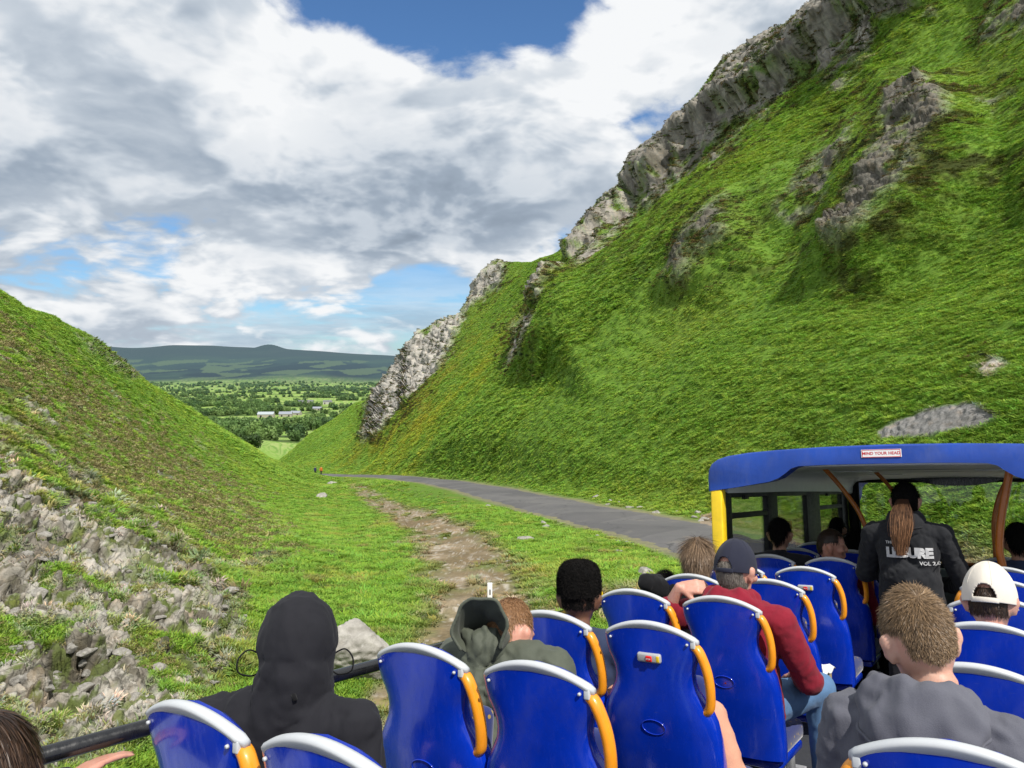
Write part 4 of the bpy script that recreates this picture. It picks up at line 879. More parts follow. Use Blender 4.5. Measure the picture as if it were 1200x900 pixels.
def hair_mesh(name, parent, mat, c, R, s, region, n, length, flow, width=.0022, lift=.55, grav=.25, base=1.03, radii=None, seed=1, curl=0.0, segs=4, jitter=.25, shape=None):
    rg = np.random.default_rng(seed); rad = (HR if radii is None else np.array(radii))*s
    V, Fs = ico(5); keep = np.array([region(v) for v in V]); b = MB()
    nz = 1+.035*fbm(V*1.0+seed, .25, 3)
    P = (V*nz[:, None]*rad*base if shape is None else shape(V)*s*nz[:, None])@R.T+np.array(c)+R@np.array([0, 0, .012*s])
    fk = [f for f in Fs if keep[f[0]] and keep[f[1]] and keep[f[2]]]; b.add(P, fk); tone = [.25]*len(P)
    cand = V[keep]; A = cand[rg.integers(0, len(cand), n)]+rg.normal(0, .03, (n, 3)); A /= np.linalg.norm(A, axis=1)[:, None]
    for a in A:
        nrm = a/rad*rad.mean(); nrm /= np.linalg.norm(nrm)
        root = a*rad*.99 if shape is None else shape(a[None])[0]*s*.99
        fl = np.array(flow(a), float); fl -= nrm*np.dot(fl, nrm); fn = np.linalg.norm(fl); fl = fl/(fn+1e-6)
        d = nrm*lift*(1+rg.normal(0, .2))+fl+rg.normal(0, jitter, 3); d /= np.linalg.norm(d); L = (length(a) if callable(length) else length)*s*rg.uniform(.7, 1.15)
        sd_ = np.cross(d, nrm+rg.normal(0, .3, 3)); sd_ /= np.linalg.norm(sd_)+1e-9; p = root; tn = float(np.clip(rg.normal(.5, .22), 0, 1)); i0 = len(b.v); ph = rg.uniform(0, 6)
        for j in range(segs+1):
            w_ = width*s*(1-.75*j/segs); off = sd_*curl*math.sin(ph+j*1.6)
            for e in (-1, 1): b.v.append(tuple(np.array(c)+R@(p+sd_*e*w_*.5+off+np.array([0, 0, .012*s]))))
            tone += [tn, tn]; d = d+fl*.18+np.array([0, 0, -grav*.35]); 
            q = p+d/np.linalg.norm(d)*L/segs
            # keep strands outside the skull
            e_ = np.linalg.norm(q/(rad*1.03)) if shape is None else 2
            if e_ < 1: q = q/e_
            p = q
        for j in range(segs): k = i0+2*j; b.f.append((k, k+1, k+3, k+2))
    o = b.build(name, mat, parent); at = o.data.attributes.new('tone', 'FLOAT', 'POINT'); at.data.foreach_set('value', np.array(tone, np.float32)); return o
def short_region(a):
    if abs(a[1]) > .60 and a[0] > -.60 and a[2] < .12: return False
    return (a[2] > -.58+.25*abs(a[1]) and a[0] < -.30) or (a[2] > -.02 and a[0] < -.12 and not (abs(a[1]) > .8 and a[2] < .12)) or (a[2] > .18 and a[0] < .5) or (a[2] > .52)
def person(label, headc, seat=None, yaw=0.0, head=(0, 0, 0), skin=SK_FAIR, top=C_BLACK, bottoms=C_DARK, s=1.0, sw=.19, arms=None, hips=None, knees=None, voxel=.009, shrug=0.0, topname='jacket', lean=None, hands=True, neck=True, group=None, standing=False, fold=.007, bulk=1.0, extra=None, feet=None, cushion=-.615):
    """body mesh = the person, clothes and hair its children; everything in the bus frame"""
    hc = np.array(headc, float); RH = rotm(*head); RT = rotz(yaw)
    nk = hc+RH@np.array([-.022, 0, -.105])*s; nb = hc+np.array([-.035, 0, -.170])*s
    if hips is None: hips = np.array([seat[0]+.22, seat[1], cushion+.10*s])
    hips = np.array(hips, float); ch = nb+np.array([0, 0, -.06])*s; mid = ch*.45+hips*.55+np.array([-.02, 0, 0])
    sh = [nb+RT@(np.array([-.005, sw*g, -.040+shrug])*s) for g in (1, -1)]
    hp = [hips+RT@(np.array([0, .085*g, -.0])*s) for g in (1, -1)]
    if knees is None: knees = [hips+RT@np.array([.40*s, .10*g*s, .03*s]) for g in (1, -1)]
    if feet is None: feet = [np.array(k)+RT@np.array([.02, 0, 0])+np.array([0, 0, -(k[2]-(-1.075))+.06]) for k in knees]
    if arms is None: arms = [(h+RT@np.array([.03, .07*g, -.27])*s, h+RT@np.array([.25, -.02*g, -.32])*s) for h, g in zip(sh, (1, -1))]
    b = Body(); add_head(b, hc, RH, s); b.cap(nk, nb+np.array([-.005, 0, -.03])*s, .053*s, .060*s)
    def torso(b, e):
        b.cap(sh[0]*.72+sh[1]*.28, sh[0]*.28+sh[1]*.72, .075*s*bulk+e); b.cap(ch+RT@np.array([0, .075, -.05])*s, mid+RT@np.array([0, .06, 0])*s, .098*s*bulk+e, .095*s*bulk+e); b.cap(ch+RT@np.array([0, -.075, -.05])*s, mid+RT@np.array([0, -.06, 0])*s, .098*s*bulk+e, .095*s*bulk+e)
        b.cap(ch, nb, .10*s+e, .062*s+e); b.cap(mid, hips, .125*s*bulk+e, .135*s*bulk+e); b.cap(mid+RT@np.array([0, .06, 0])*s, hp[0], .10*s*bulk+e, .105*s+e); b.cap(mid+RT@np.array([0, -.06, 0])*s, hp[1], .10*s*bulk+e, .105*s+e)
    def arm(b, i, e):
        el, wr = np.array(arms[i][0]), np.array(arms[i][1]); b.cap(sh[i]*.75+sh[1-i]*.25, sh[i], .062*s+e, .058*s+e); b.cap(sh[i], el, .056*s+e, .043*s+e); fr = (arms[i][3] if len(arms[i]) > 3 and e > 0 else 1.0); b.cap(el, el+(wr-el)*fr, .042*s+e, (.042-.015*fr)*s+e*1.1)
    def leg(b, i, e): b.cap(hp[i], knees[i], .088*s+e, .060*s+e); b.cap(knees[i], feet[i], .058*s+e, .040*s+e)
    torso(b, 0); [arm(b, i, 0) for i in (0, 1)]; [leg(b, i, 0) for i in (0, 1)]
    for i, g in enumerate((1, -1)):
        el, wr = np.array(arms[i][0]), np.array(arms[i][1]); sp = arms[i][2] if len(arms[i]) > 2 else None
        dd = wr-el; add_hand(b, wr, sp[0] if sp else dd, sp[1] if sp else (0.05, .02, 1), s*.98, sp[2] if sp else .55, sp[3] if sp else -g)
        b.cap(np.array(feet[i])+np.array([0, 0, -.02]), np.array(feet[i])+RT@np.array([.15, 0, -.03])*s, .035*s, .03*s)
    o = b.remesh('person', skin, None, voxel, 3); o.matrix_world = BUSM; tag(o, label, 'person', group)
    t = Body(); e = .016
    torso(t, e); [arm(t, i, e) for i in (0, 1)]
    wr_ = [np.array(a[1]) for a in arms]; el_ = [np.array(a[0]) for a in arms]
    if extra: extra(t, dict(nb=nb, hc=hc, RH=RH, RT=RT, sh=sh, ch=ch, hips=hips, s=s))
    g = t.remesh(topname, top, o, max(voxel, .008), 4, fold=fold, fscale=.085, seed=len(label)*1.7)
    l = Body(); [leg(l, i, .012) for i in (0, 1)]; l.cap(hips, hips+np.array([0, 0, -.02]), .13*s); l.cap(hp[0], hp[1], .105*s)
    l.remesh('trousers', bottoms, o, max(voxel, .010), 4, fold=.006, fscale=.09)
    f_ = Body()
    for k in feet: k = np.array(k); f_.cap(k+np.array([-.03, 0, -.035]), k+RT@np.array([.16, 0, -.045])*s, .042*s, .034*s)
    f_.remesh('shoes', C_SHOE, o, .012, 2)
    return o, dict(nb=nb, hc=hc, RH=RH, RT=RT, sh=sh, ch=ch, hips=hips, s=s, arms=arms, top=g)
def hood_core(t, k):
    nb, RT, s = k['nb'], k['RT'], k['s']
    for an in np.linspace(-2.2, 2.2, 11): t.ell(nb+RT@np.array([-.012-math.cos(an)*.055, math.sin(an)*.070, .0])*s, np.array([.035, .035, .03])*s)
def hood_sheet(o, k, mat, wid=1.0, drop=1.0, seed=0, dz=.058, crumple=1.0):
    """a hood lying down: a folded sheet round the neck that drapes over the upper back"""
    nb, RT, s = k['nb'], k['RT'], k['s']; V = []; Fs = []; nu, nv = 64, 26
    back = np.array([(.052, .028), (.066, .050), (.090, .050), (.118, .026), (.142, -.020), (.152, -.075), (.142, -.125), (.110, -.150), (.095, -.120)])
    side = np.array([(.062, .022), (.074, .042), (.094, .040), (.112, .018), (.122, -.012), (.124, -.035), (.118, -.055), (.105, -.066), (.09, -.06)])
    frnt = np.array([(.058, -.030), (.066, -.016), (.080, -.016), (.092, -.030), (.098, -.048), (.098, -.062), (.094, -.074), (.088, -.08), (.08, -.08)])
    tt = np.linspace(0, 1, nv); kk = np.linspace(0, 1, 9)
    for i in range(nu):
        u = -1+2*i/(nu-1); an = u*2.65; cb = max(0, math.cos(an))**1.3; cf = max(0, -math.cos(an))**1.0; cs_ = 1-cb-cf if cb+cf < 1 else 0
        pr = back*[1, drop]*cb+side*cs_+frnt*cf
        for j in range(nv):
            r = np.interp(tt[j], kk, pr[:, 0])*wid; z = np.interp(tt[j], kk, pr[:, 1]); V.append(nb+RT@(np.array([-.010-math.cos(an)*r*.92, math.sin(an)*r*1.02, z+dz]))*s)
    V = np.array(V); q = V*[1, 1, .8]+seed
    for it in range(2):
        nrm = (V-(nb+np.array([0, 0, -.08])))/(np.linalg.norm(V-(nb+np.array([0, 0, -.08])), axis=1)[:, None]+1e-6)
    V = V+nrm*((.016*fbm(q, .085, 3, ridged=True)+.007*fbm(q+9, .035, 2))*crumple)[:, None]*s
    for i in range(nu-1):
        for j in range(nv-1): a = i*nv+j; Fs.append((a, a+1, a+nv+1, a+nv))
    h = mesh_np('hood', V, Fs, mat, o); mo = h.modifiers.new('t', 'SOLIDIFY'); mo.thickness = .006; mo.offset = 0; md = h.modifiers.new('s', 'SUBSURF'); md.levels = md.render_levels = 1
    MB().tube([V[i*nv+int(nv*.62)]+nrm[i*nv+int(nv*.62)]*.004 for i in range(4, nu-4)], .0045*s, 6).build('hem', mat, h)
    return h
# ---------------------------------------------------------------- the cast, rear seats first
AISLE = -.50
# 1 black hooded jacket
def hood_up(t, k):
    hc, s, RH = k['hc'], k['s'], k['RH']; f = lambda x, y, z: hc+RH@np.array([x, y, z])*s
    t.ell(f(-.012, 0, .026), np.array([.120, .098, .128])*s, RH); t.ell(f(-.025, 0, -.05), np.array([.112, .094, .095])*s, RH); t.cap(f(-.04, 0, -.09), k['nb']+np.array([-.012, 0, .0]), .094*s, .104*s)
    P = [f(.060, .090*math.sin(a)*(1), .020+.118*math.cos(a)) for a in np.linspace(0, 2*PI, 24)]
    for a, b in zip(P[:-1], P[1:]): t.cap(a, b, .013*s)
    for zz, r_ in ((-.078, .100), (-.100, .097), (-.124, .100)):
        Q = [f(-.02-r_*math.cos(a), r_*.92*math.sin(a), zz+.02*math.cos(a*1.3+zz*20)-.012*math.sin(a)) for a in np.linspace(-2.0, 2.0, 15)]
        for a, b in zip(Q[:-1], Q[1:]): t.cap(a, b, .011*s)
o, k = person('person in black shell jacket with the hood pulled up, in the rear window seat', (.300, .44, .060), (0, .43), yaw=.45, head=(.80, .05, .03), top=C_BLACK, s=.96, sw=.195, shrug=.025, voxel=.0065, extra=hood_up, bulk=1.04, fold=.012, arms=[((.32, .64, -.42), (.54, .58, -.44)), ((.36, .20, -.44), (.58, .34, -.46))])
f = lambda x, y, z: k['hc']+k['RH']@np.array([x, y, z])*.96
cd = MB()
for sg in (1, -1): cd.tube(spline([f(.05, .100*sg, -.015), f(.03, .130*sg, .00), f(.0, .152*sg, -.02), f(.01, .150*sg, -.055), f(.03, .118*sg, -.068), f(.04, .098*sg, -.06)], 6), .0022, 6)
cd.tube([f(-.135, -.005, -.085), f(-.140, -.012, -.10)], .006, 8); cd.build('drawcord', C_FUR, o)
# 2 olive jacket, hood hanging open behind a ginger head
def collar(t, k): t.cap(k['nb']+np.array([-.05, 0, .02]), k['nb']+np.array([-.03, 0, .06]), .075, .06)
o, k = person('person with sandy ginger hair in olive green jacket, its hood standing open behind', (1.235, .395, -.035), (.789, .43), head=(-.08, .40, -.10), skin=SK_PINK, top=C_OLIVE, s=.98, voxel=.0085, yaw=.2, shrug=.115, sw=.19, extra=collar, fold=.011, bulk=1.05)
hair_mesh('hair', o, H_GING, k['hc'], k['RH'], .98, short_region, 6000, .013, lambda a: (.2, .0, -.8), seed=2, lift=.45, base=1.01, width=.0018)
# open hood: an arched sheet with a thick hem and crumpled lining
V = []; Fs = []; nu, nv = 48, 16; hb0 = np.array(hitb(567, 799, 0, 1.06)); top_ = np.array(hitb(562, 700, 0, 1.08))
ax = top_-hb0; H_ = np.linalg.norm(ax); ax /= H_; rt = np.array([.45, -.89, .0]); rt -= ax*np.dot(rt, ax); rt /= np.linalg.norm(rt); bk = np.cross(ax, rt)
if bk[0] > 0: bk = -bk
for j in range(nv):
    v = j/(nv-1)                       # 0 front (deep), 1 the rim nearest the viewer
    for i in range(nu):
        u = -1+2*i/(nu-1); an = u*PI*.62
        w = .096*(1-.28*(1-v)); h = H_*(.60+.40*v)
        y_ = w*math.sin(an)*(1.0 if abs(u) < .75 else 1.0-.45*(abs(u)-.75)*2); z_ = h*(.5+.5*math.cos(an))**.8
        wob = .006*math.sin(7*u+5*v)+.004*math.sin(15*u-9*v)
        V.append(hb0+rt*(y_+wob)+ax*(z_+wob*.6)+bk*(-.13+.16*v+.012*math.sin(3*u+v)))
for j in range(nv-1):
    for i in range(nu-1): a = j*nu+i; Fs.append((a, a+1, a+nu+1, a+nu))
hd = mesh_pf('hood', V, Fs, C_OLIVE, o); mo = hd.modifiers.new('thick', 'SOLIDIFY'); mo.thickness = .007; mo.offset = 0; md = hd.modifiers.new('sub', 'SUBSURF'); md.levels = md.render_levels = 2
rim = Body()
for i in range(nu-1): rim.cap(V[(nv-1)*nu+i], V[(nv-1)*nu+i+1], .0075)
li = Body()
for q in range(22):
    a_ = random.uniform(-.6, .6); z_ = random.uniform(.0, .62); p0 = hb0+rt*(a_*.07)+ax*(z_*H_*.75)+bk*(-.06+random.uniform(-.01, .03)*(1-z_)); li.cap(p0, p0+rt*random.uniform(-.04, .04)+ax*random.uniform(.02, .06)+bk*random.uniform(-.01, .01), random.uniform(.020, .034), .016)
for yy in (-.06, -.02, .02, .06): li.cap(hb0+rt*yy+ax*.0+bk*-.03, hb0+rt*yy*1.3-ax*.07+bk*-.01, .038, .03)
for p in rim.v: pass
rm = rim.remesh('hood_hem', C_OLIVE, o, .005, 3); li.remesh('hood_lining', C_OLIVE, o, .0065, 3, fold=.010, fscale=.05)
# 3 flat-top hair, navy shirt
o, k = person('person with tall black flat top hair and shaved neck in navy shirt', (1.83, .435, .02), (1.578, .43), head=(.3, 0, 0), yaw=.2, shrug=.01, skin=SK_BROWN, top=C_NAVY, topname='shirt', s=.98, voxel=.0085, fold=.007, bulk=1.05)
def ft(V):
    W_ = V*HR*1.02; q = np.sqrt(np.maximum(V[:, 0]**2+V[:, 1]**2, 1e-6)); el = np.clip(V[:, 2], 0, 1); m = V[:, 2] > 0
    cz = np.clip(el, 0, 1); ang = np.arctan2(el, q); e = np.cos(ang); f_ = np.sin(ang); p = 3.6; rr = 1/((np.abs(e)**p+np.abs(f_)**p)**(1/p))
    hx, hy, hz = .112, .092, .148
    W_[:, 2] = np.where(m, f_*rr*hz, W_[:, 2]*.8); fl = 1+.06*f_
    W_[:, 0] = np.where(m, V[:, 0]/q*e*rr*hx*fl, W_[:, 0]); W_[:, 1] = np.where(m, V[:, 1]/q*e*rr*hy*fl, W_[:, 1]); return W_
hair_mesh('hair', o, H_BLK, k['hc'], k['RH'], .98, lambda a: a[2] > -.02 and not (a[0] > .75 and a[2] < .3), 9000, .013, lambda a: (random.uniform(-1, 1), random.uniform(-1, 1), random.uniform(-1, 1)), seed=3, lift=1.2, shape=ft, curl=.003, width=.0026, grav=0)
hair_mesh('shaved_hair', o, H_BLK, k['hc'], k['RH'], .98, lambda a: -.42 < a[2] < .05 and a[0] < -.1, 2600, .004, lambda a: (0, 0, -1), seed=4, lift=.4, base=.985, width=.0016)
# 4 maroon hoodie, navy cap, hand raised
o, k = person('person in maroon hoodie and navy baseball cap raising one hand beside the face', (2.56, -.01, .095), (2.362, 0.0), head=(-.22, .12, 0), skin=SK_PINK, top=C_MAROON, topname='hoodie', bottoms=C_JEANS, s=1.04, sw=.205, voxel=.0065, fold=.008, bulk=1.12, extra=hood_core, yaw=-.12, shrug=.01, knees=[(2.98, .14, -.50), (2.90, -.29, -.47)],
   arms=[(hitb(777, 728, 0, 2.50), hitb(796, 689, 0, 2.46), ((.25, -.80, .10), (-.85, -.1, .5), .8, -1), .42), ((2.62, -.31, -.38), (2.88, -.2, -.42))])
HC4, RH4 = k['hc'], k['RH']; hood_sheet(o, k, C_MAROON, 1.0, .9, 3, .05, 1.4)
hair_mesh('hair', o, H_GREY, HC4, RH4, 1.04, lambda a: (-.62 < a[2] < .25 and a[0] < .0) and not (abs(a[1]) > .85 and a[2] < 0), 2600, .022, lambda a: (0, 0, -1), seed=5, lift=.35)
def cap_parts(o, hc, RH, s, mat, arch=True, brim=True, sc=1.09, mesh_strap=None):
    V = []; Fs = []; nu, nv = 144, 64; C0 = np.array(hc)+RH@np.array([0, 0, .012*s])
    for j in range(nv):
        th = (j/(nv-1))*PI*.545
        for i in range(nu):
            ph = 2*PI*i/nu; r = sc*(1+.012*math.cos(6*ph)*math.sin(th)); z = math.cos(th); V.append(C0+RH@(np.array([math.sin(th)*math.cos(ph)*1.0, math.sin(th)*math.sin(ph)*1.03, z*(1.02 if z > 0 else 1)])*HR*s*r))
    for j in range(nv-1):
        for i in range(nu):
            ph = 2*PI*(i+.5)/nu; th = (j+.5)/(nv-1)*PI*.545; back = abs(ph-PI)
            if arch and (back/.46)**2+((PI*.545-th)/.50)**2 < 1: continue
            a = j*nu+i; b_ = j*nu+(i+1) % nu; Fs.append((a, a+nu, b_+nu, b_))
    c = mesh_pf('cap', V, Fs, mat, o); mo = c.modifiers.new('t', 'SOLIDIFY'); mo.thickness = .004; mo.offset = 1
    dt = MB(); p0 = C0+RH@(np.array([0, 0, 1.02])*HR*s*sc); dt.tube([p0-RH@np.array([0, 0, .002]), p0+RH@np.array([0, 0, .006])], .007, 10)
    for q in range(6):
        ph = 2*PI*q/6+.3; dt.tube(spline([C0+RH@(np.array([math.sin(t_)*math.cos(ph), math.sin(t_)*math.sin(ph)*1.03, math.cos(t_)*1.02])*HR*s*(sc*1.036)) for t_ in np.linspace(.05, 1.25, 8)], 2), .0012, 4)
    dt.build('cap_seams', mat, c)
    if arch:
        st = MB(); P = []
        for ph in np.linspace(PI-.52, PI+.52, 12): P.append(C0+RH@(np.array([math.cos(ph)*math.sin(PI*.53), math.sin(ph)*1.03*math.sin(PI*.53), math.cos(PI*.53)])*HR*s*(sc*1.02)))
        st.tube(P, .010, 8, flat=.22, up=RH[:, 0]); st.build('cap_strap', mat, c)
    if brim:
        V = []; Fs = []; n = 16; rows = 8
        for j in range(rows):
            for i in range(n):
                ph = -.95+1.9*i/(n-1); r = 1+.62*(j/(rows-1))*math.cos(ph*1.15)**.7 if abs(ph) < 1.2 else 1; V.append(C0+RH@(np.array([math.cos(ph)*r*1.0, math.sin(ph)*1.03*(1+.10*j/rows), -.02-.16*(ph**2)*(j/rows)-.12*(j/rows)])*HR*s*sc))
        for j in range(rows-1):
            for i in range(n-1): a = j*n+i; Fs.append((a, a+1, a+n+1, a+n))
        bm_ = mesh_pf('peak', V, Fs, mat, c); mo = bm_.modifiers.new('t', 'SOLIDIFY'); mo.thickness = .004
    return c
cap_parts(o, HC4, RH4, 1.04, C_CAPN)
# 5 child with windblown hair in a black coat by the rail
el_ = hitb(777, 682, 1, .64)
o, k = person('child with windblown light brown hair beside the yellow post, black fluffy sleeve on rail', (3.24, .43, .075), (3.156, .43), head=(.35, .1, .1), skin=SK_FAIR, top=C_FUR, topname='coat', s=.92, voxel=.0095, bulk=1.1, fold=.014, arms=[((3.05, .66, -.06), (3.42, .70, -.09)), ((3.3, .26, -.3), (3.5, .36, -.33))])
hair_mesh('hair', o, H_LTBR, k['hc'], k['RH'], .94, lambda a: (a[2] > -.75 and a[0] < .35) or a[2] > .35, 5200, lambda a: .10 if a[2] < .5 else .12, lambda a: (-.25-.3*a[0], a[1]*.2-.2, -1), seed=6, lift=.22, grav=.35, base=1.08, width=.0026, jitter=.2, segs=5)
hair_mesh('fluffy_cuff', o, H_BLK, hitb(779, 683, 1, .665), np.eye(3), 1.0, lambda a: True, 2600, .030, lambda a: (random.uniform(-1, 1), random.uniform(-1, 1), random.uniform(-1, .4)), seed=31, lift=.8, radii=(.085, .05, .055), base=.9, width=.003)
# 6 boy in grey hoodie
hb_ = hitb(1078, 751, 0, .985)
o, k = person('boy with short tousled brown hair in grey hoodie, head turned left', hb_, (.65, -1.03), head=(.50, .22, -.12), skin=SK_FAIR, top=C_GREY, topname='hoodie', s=.93, sw=.168, shrug=-.005, voxel=.0062, fold=.014, bulk=1.12, extra=hood_core, yaw=-.05, hips=(.90, -1.03, -.50),
   arms=[((.98, hb_[1]+.22, -.42), (1.2, hb_[1]+.1, -.45)), ((.92, hb_[1]-.26, -.38), (1.15, hb_[1]-.2, -.42))])
hood_sheet(o, k, C_GREY, 1.06, 1.15, 7, .030, 1.7)
def boyflow(a): c0 = np.array([-.75, .1, .65]); v = np.array(a)-c0; return np.cross((0, 0, 1), v)*.8+v*1.2+np.array([0, 0, -.3])
hair_mesh('hair', o, H_BROWN, k['hc'], k['RH'], .95, short_region, 15000, lambda a: .024 if a[2] > .3 else (.015 if a[2] > -.1 else .008), boyflow, seed=7, lift=.4, width=.0017, grav=.25, base=1.02, jitter=.5)
# 7 cream cap
hw = hitb(1160, 705, 0, 2.50)
o, k = person('person in cream baseball cap and pale blue top, seen over a blue seat back', hw, (2.228, -1.03), head=(-.12, .18, .0), skin=SK_PINK, top=C_SKYB, topname='shirt', s=1.0, voxel=.009, bulk=1.0)
hair_mesh('hair', o, H_DKBR, k['hc'], k['RH'], 1.0, lambda a: (-.55 < a[2] < .3 and a[0] < -.05) and not (abs(a[1]) > .85 and a[2] < 0), 1800, .015, lambda a: (0, 0, -1), seed=8, lift=.3)
cap_parts(o, k['hc'], k['RH'], 1.02, C_CREAM, sc=1.13)
# 8 two children low in the aisle seats: only a sleeve shows
o, k = person('child in peach top hidden behind the seat with nearest stop button, arm at aisle', (1.82, .05, -.20), (1.573, 0), top=C_PEACH, topname='shirt', sw=.22, shrug=.02, s=.86, voxel=.010, bulk=1.05, arms=[((1.9, .2, -.5), (2.1, .1, -.5)), ((1.75, -.235, -.54), (1.93, -.20, -.66))], hips=(1.80, 0, -.52), knees=[(2.1, .12, -.5), (2.1, .04, -.5)])
hair_mesh('hair', o, H_DKBR, k['hc'], k['RH'], .86, short_region, 900, .03, lambda a: (0, 0, -1), seed=9)
o, k = person('child in pale denim jacket, only a sleeve showing past an orange handle', (1.00, .06, -.26), (.784, 0), top=C_DENIM, topname='jacket', s=.84, voxel=.010, arms=[((1.1, .2, -.5), (1.3, .1, -.5)), ((1.0, -.20, -.42), (1.22, -.12, -.52))], hips=(1.0, 0, -.52))
hair_mesh('hair', o, H_DKBR, k['hc'], k['RH'], .84, short_region, 900, .03, lambda a: (0, 0, -1), seed=10)
# 9 brown-haired head in the near corner, fingers on the rail
hz_ = hitb(-30, 926, 1, .40); fg = hitb(124, 948, 1, .70)
o, k = person('brown haired person low in the near left corner, fingertips on the rail', hz_, (-.789, .43), head=(.1, .1, 0), skin=SK_PINK, top=C_DARK, s=.95, voxel=.008, arms=[((fg[0]-.25, .62, -.30), (fg[0]-.125, .665, -.185), ((.9, .12, .36), (-.25, .1, .9), .25, -1)), ((-.4, .2, -.45), (-.2, .3, -.45))], hips=(hz_[0]-.05, .43, -.52))
hair_mesh('hair', o, H_DKBR, k['hc'], k['RH'], 1.0, lambda a: (a[2] > -.75 and a[0] < .3) or a[2] > .4, 5200, .06, lambda a: (.2, -.3, -.9), seed=11, lift=.05, grav=.6, base=1.04, width=.0026, jitter=.22)
# 10 standing guide in black LEISURE sweatshirt
WX = 4.62; hg = hitb(1061, 588, 0, WX)
gh = (WX-.02, hg[1]+.0, -.30)
o, k = person('standing person in black hooded sweatshirt with white lettering and a long ponytail', hg, None, head=(.0, .35, .0), skin=SK_TAN, top=C_HOOD, topname='hoodie', s=.98, sw=.20, voxel=.0075, fold=.013, bulk=1.06, hips=gh, knees=[(WX+.03, gh[1]+.10, -.66), (WX+.03, gh[1]-.10, -.66)], feet=[(WX-.02, gh[1]+.11, -1.02), (WX-.02, gh[1]-.11, -1.02)],
   arms=[((WX+.06, hg[1]+.285, -.09), (WX+.27, hg[1]+.10, -.06)), ((WX+.06, hg[1]-.305, -.14), (WX+.28, hg[1]-.14, -.16))], extra=hood_core, lean=0)
hood_sheet(o, k, C_HOOD, .92, .8, 11)
hair_mesh('hair', o, H_BLK, k['hc'], k['RH'], 1.0, lambda a: (a[2] > -.72 and a[0] < .25) or a[2] > .3, 3000, .05, lambda a: (-1, -a[1]*.5, -.5), seed=12, lift=.25, base=1.07, grav=.1)
def bvh_of(ob):
    from mathutils.bvhtree import BVHTree
    return BVHTree.FromPolygons([v.co[:] for v in ob.data.vertices], [tuple(p.vertices) for p in ob.data.polygons])
bv = bvh_of(k['top'])
def on_back(cy, cz, off=.011):
    def fn(a, b, c):
        y, z = cy-a, cz+b; h = bv.ray_cast(Vector((WX-1.2, y, z)), Vector((1, 0, 0)))
        x = h[0].x if h[0] is not None else WX-.13
        return (x-off, y, z)
    return fn
c1_ = hitb(1066, 648, 0, WX-.13); lw = .285
t1_ = text_mb('LEISURE', .082, on_back(c1_[1], c1_[2]), bold=.0055, spacing=.92); t2_ = text_mb('VOL 2.0', .032, on_back(c1_[1]-.112, c1_[2]-.062), bold=.0009); t3_ = text_mb('THEY', .024, on_back(c1_[1]+.105, c1_[2]+.066), bold=.0005)
M_PRINT = plain('white_print', (.52, .52, .52), .8, var=.15, vscale=40)
def soften(mb, ob_name):
    return joinmats(ob_name, [(mb, M_PRINT)], o, False)
al = MB().add(t1_.v, t1_.f).add(t2_.v, t2_.f).add(t3_.v, t3_.f); soften(al, 'back_print')
pony = MB(); tone = []; rg = np.random.default_rng(5); p_top = k['hc']+k['RH']@np.array([-.105, 0, -.02])
pe_ = hitb(1056, 648, 0, WX-.17)
for q in range(1500):
    a = rg.normal(0, 1, 2); i0 = len(pony.v); spread = np.array([.012+.010*abs(a[0]), .022*a[1]*.7, 0]); tn = float(np.clip(rg.normal(.55, .28), 0, 1)); ph = rg.uniform(0, 6); L = rg.uniform(.65, 1.05); wv = rg.uniform(.002, .007)
    for j in range(9):
        t = j/8*L; c = p_top*(1-t)+pe_*t; c = c+np.array([-.035*math.sin(PI*min(t, 1)), 0, .03*math.sin(PI*min(t, 1))]); sp = .25+1.25*math.sin(PI*(.1+.75*t))
        pt = c+np.array([-abs(a[0])*.010, a[1]*.015, 0])*sp+np.array([0, wv*math.sin(ph+t*9), .002*math.sin(ph*2+t*7)])
        for e in (-1, 1): pony.v.append((pt[0], pt[1]+e*.0012, pt[2]))
        tone += [tn*min(1, .05+t*1.5)]*2  # shaded top and sunlit lower end painted into the strand tone
    for j in range(8): kk = i0+2*j; pony.f.append((kk, kk+1, kk+3, kk+2))
po = pony.build('ponytail', H_PONY, o); at = po.data.attributes.new('tone', 'FLOAT', 'POINT'); at.data.foreach_set('value', np.array(tone, np.float32))
# 11 passengers in the shade of the canopy
def shade(label, px, v, ax_, val, seat, top, bottoms=C_DARK, head=(0, .05, 0), s=1.0, hm=H_DKBR, skin=SK_TAN, seed=20, ln=.04, tn='jumper', reg=short_region, vox=.011):
    h = hitb(px, v, ax_, val); o, k = person(label, h, seat, head=head, skin=skin, top=top, bottoms=bottoms, s=s, voxel=vox, topname=tn, hips=(h[0]-.05, seat[1], -.515))
    hair_mesh('hair', o, hm, k['hc'], k['RH'], s, reg, 1500, ln, lambda a: (-.2, 0, -1), seed=seed, lift=.3, base=1.05, width=.003); return o
longr = lambda a: (a[2] > -.8 and a[0] < .3) or a[2] > .35
shade('person with dark hair by the second window under the canopy, below the yellow notice', 914, 627, 1, .43, (4.734, .43), C_DARK, seed=21, ln=.06, hm=H_BLK)
shade('person far forward by the front side window, only a dark head showing', 981, 621, 1, .43, (7.1, .43), C_DARK, seed=22, hm=H_BLK, s=.95)
shade('person in dark red jumper with short dark hair turning to the right in profile', 974, 641, 0, 5.02, (4.734, .0), C_MAROON, head=(-1.35, .0, 0), seed=23, skin=SK_PINK, vox=.0085, ln=.022)
shade('person with long dark hair in navy speckled top beside the standing guide', 1003, 641, 0, 5.78, (5.52, .0), C_PATT, head=(-.5, .2, 0), seed=24, ln=.13, tn='blouse', reg=longr, hm=H_BLK)
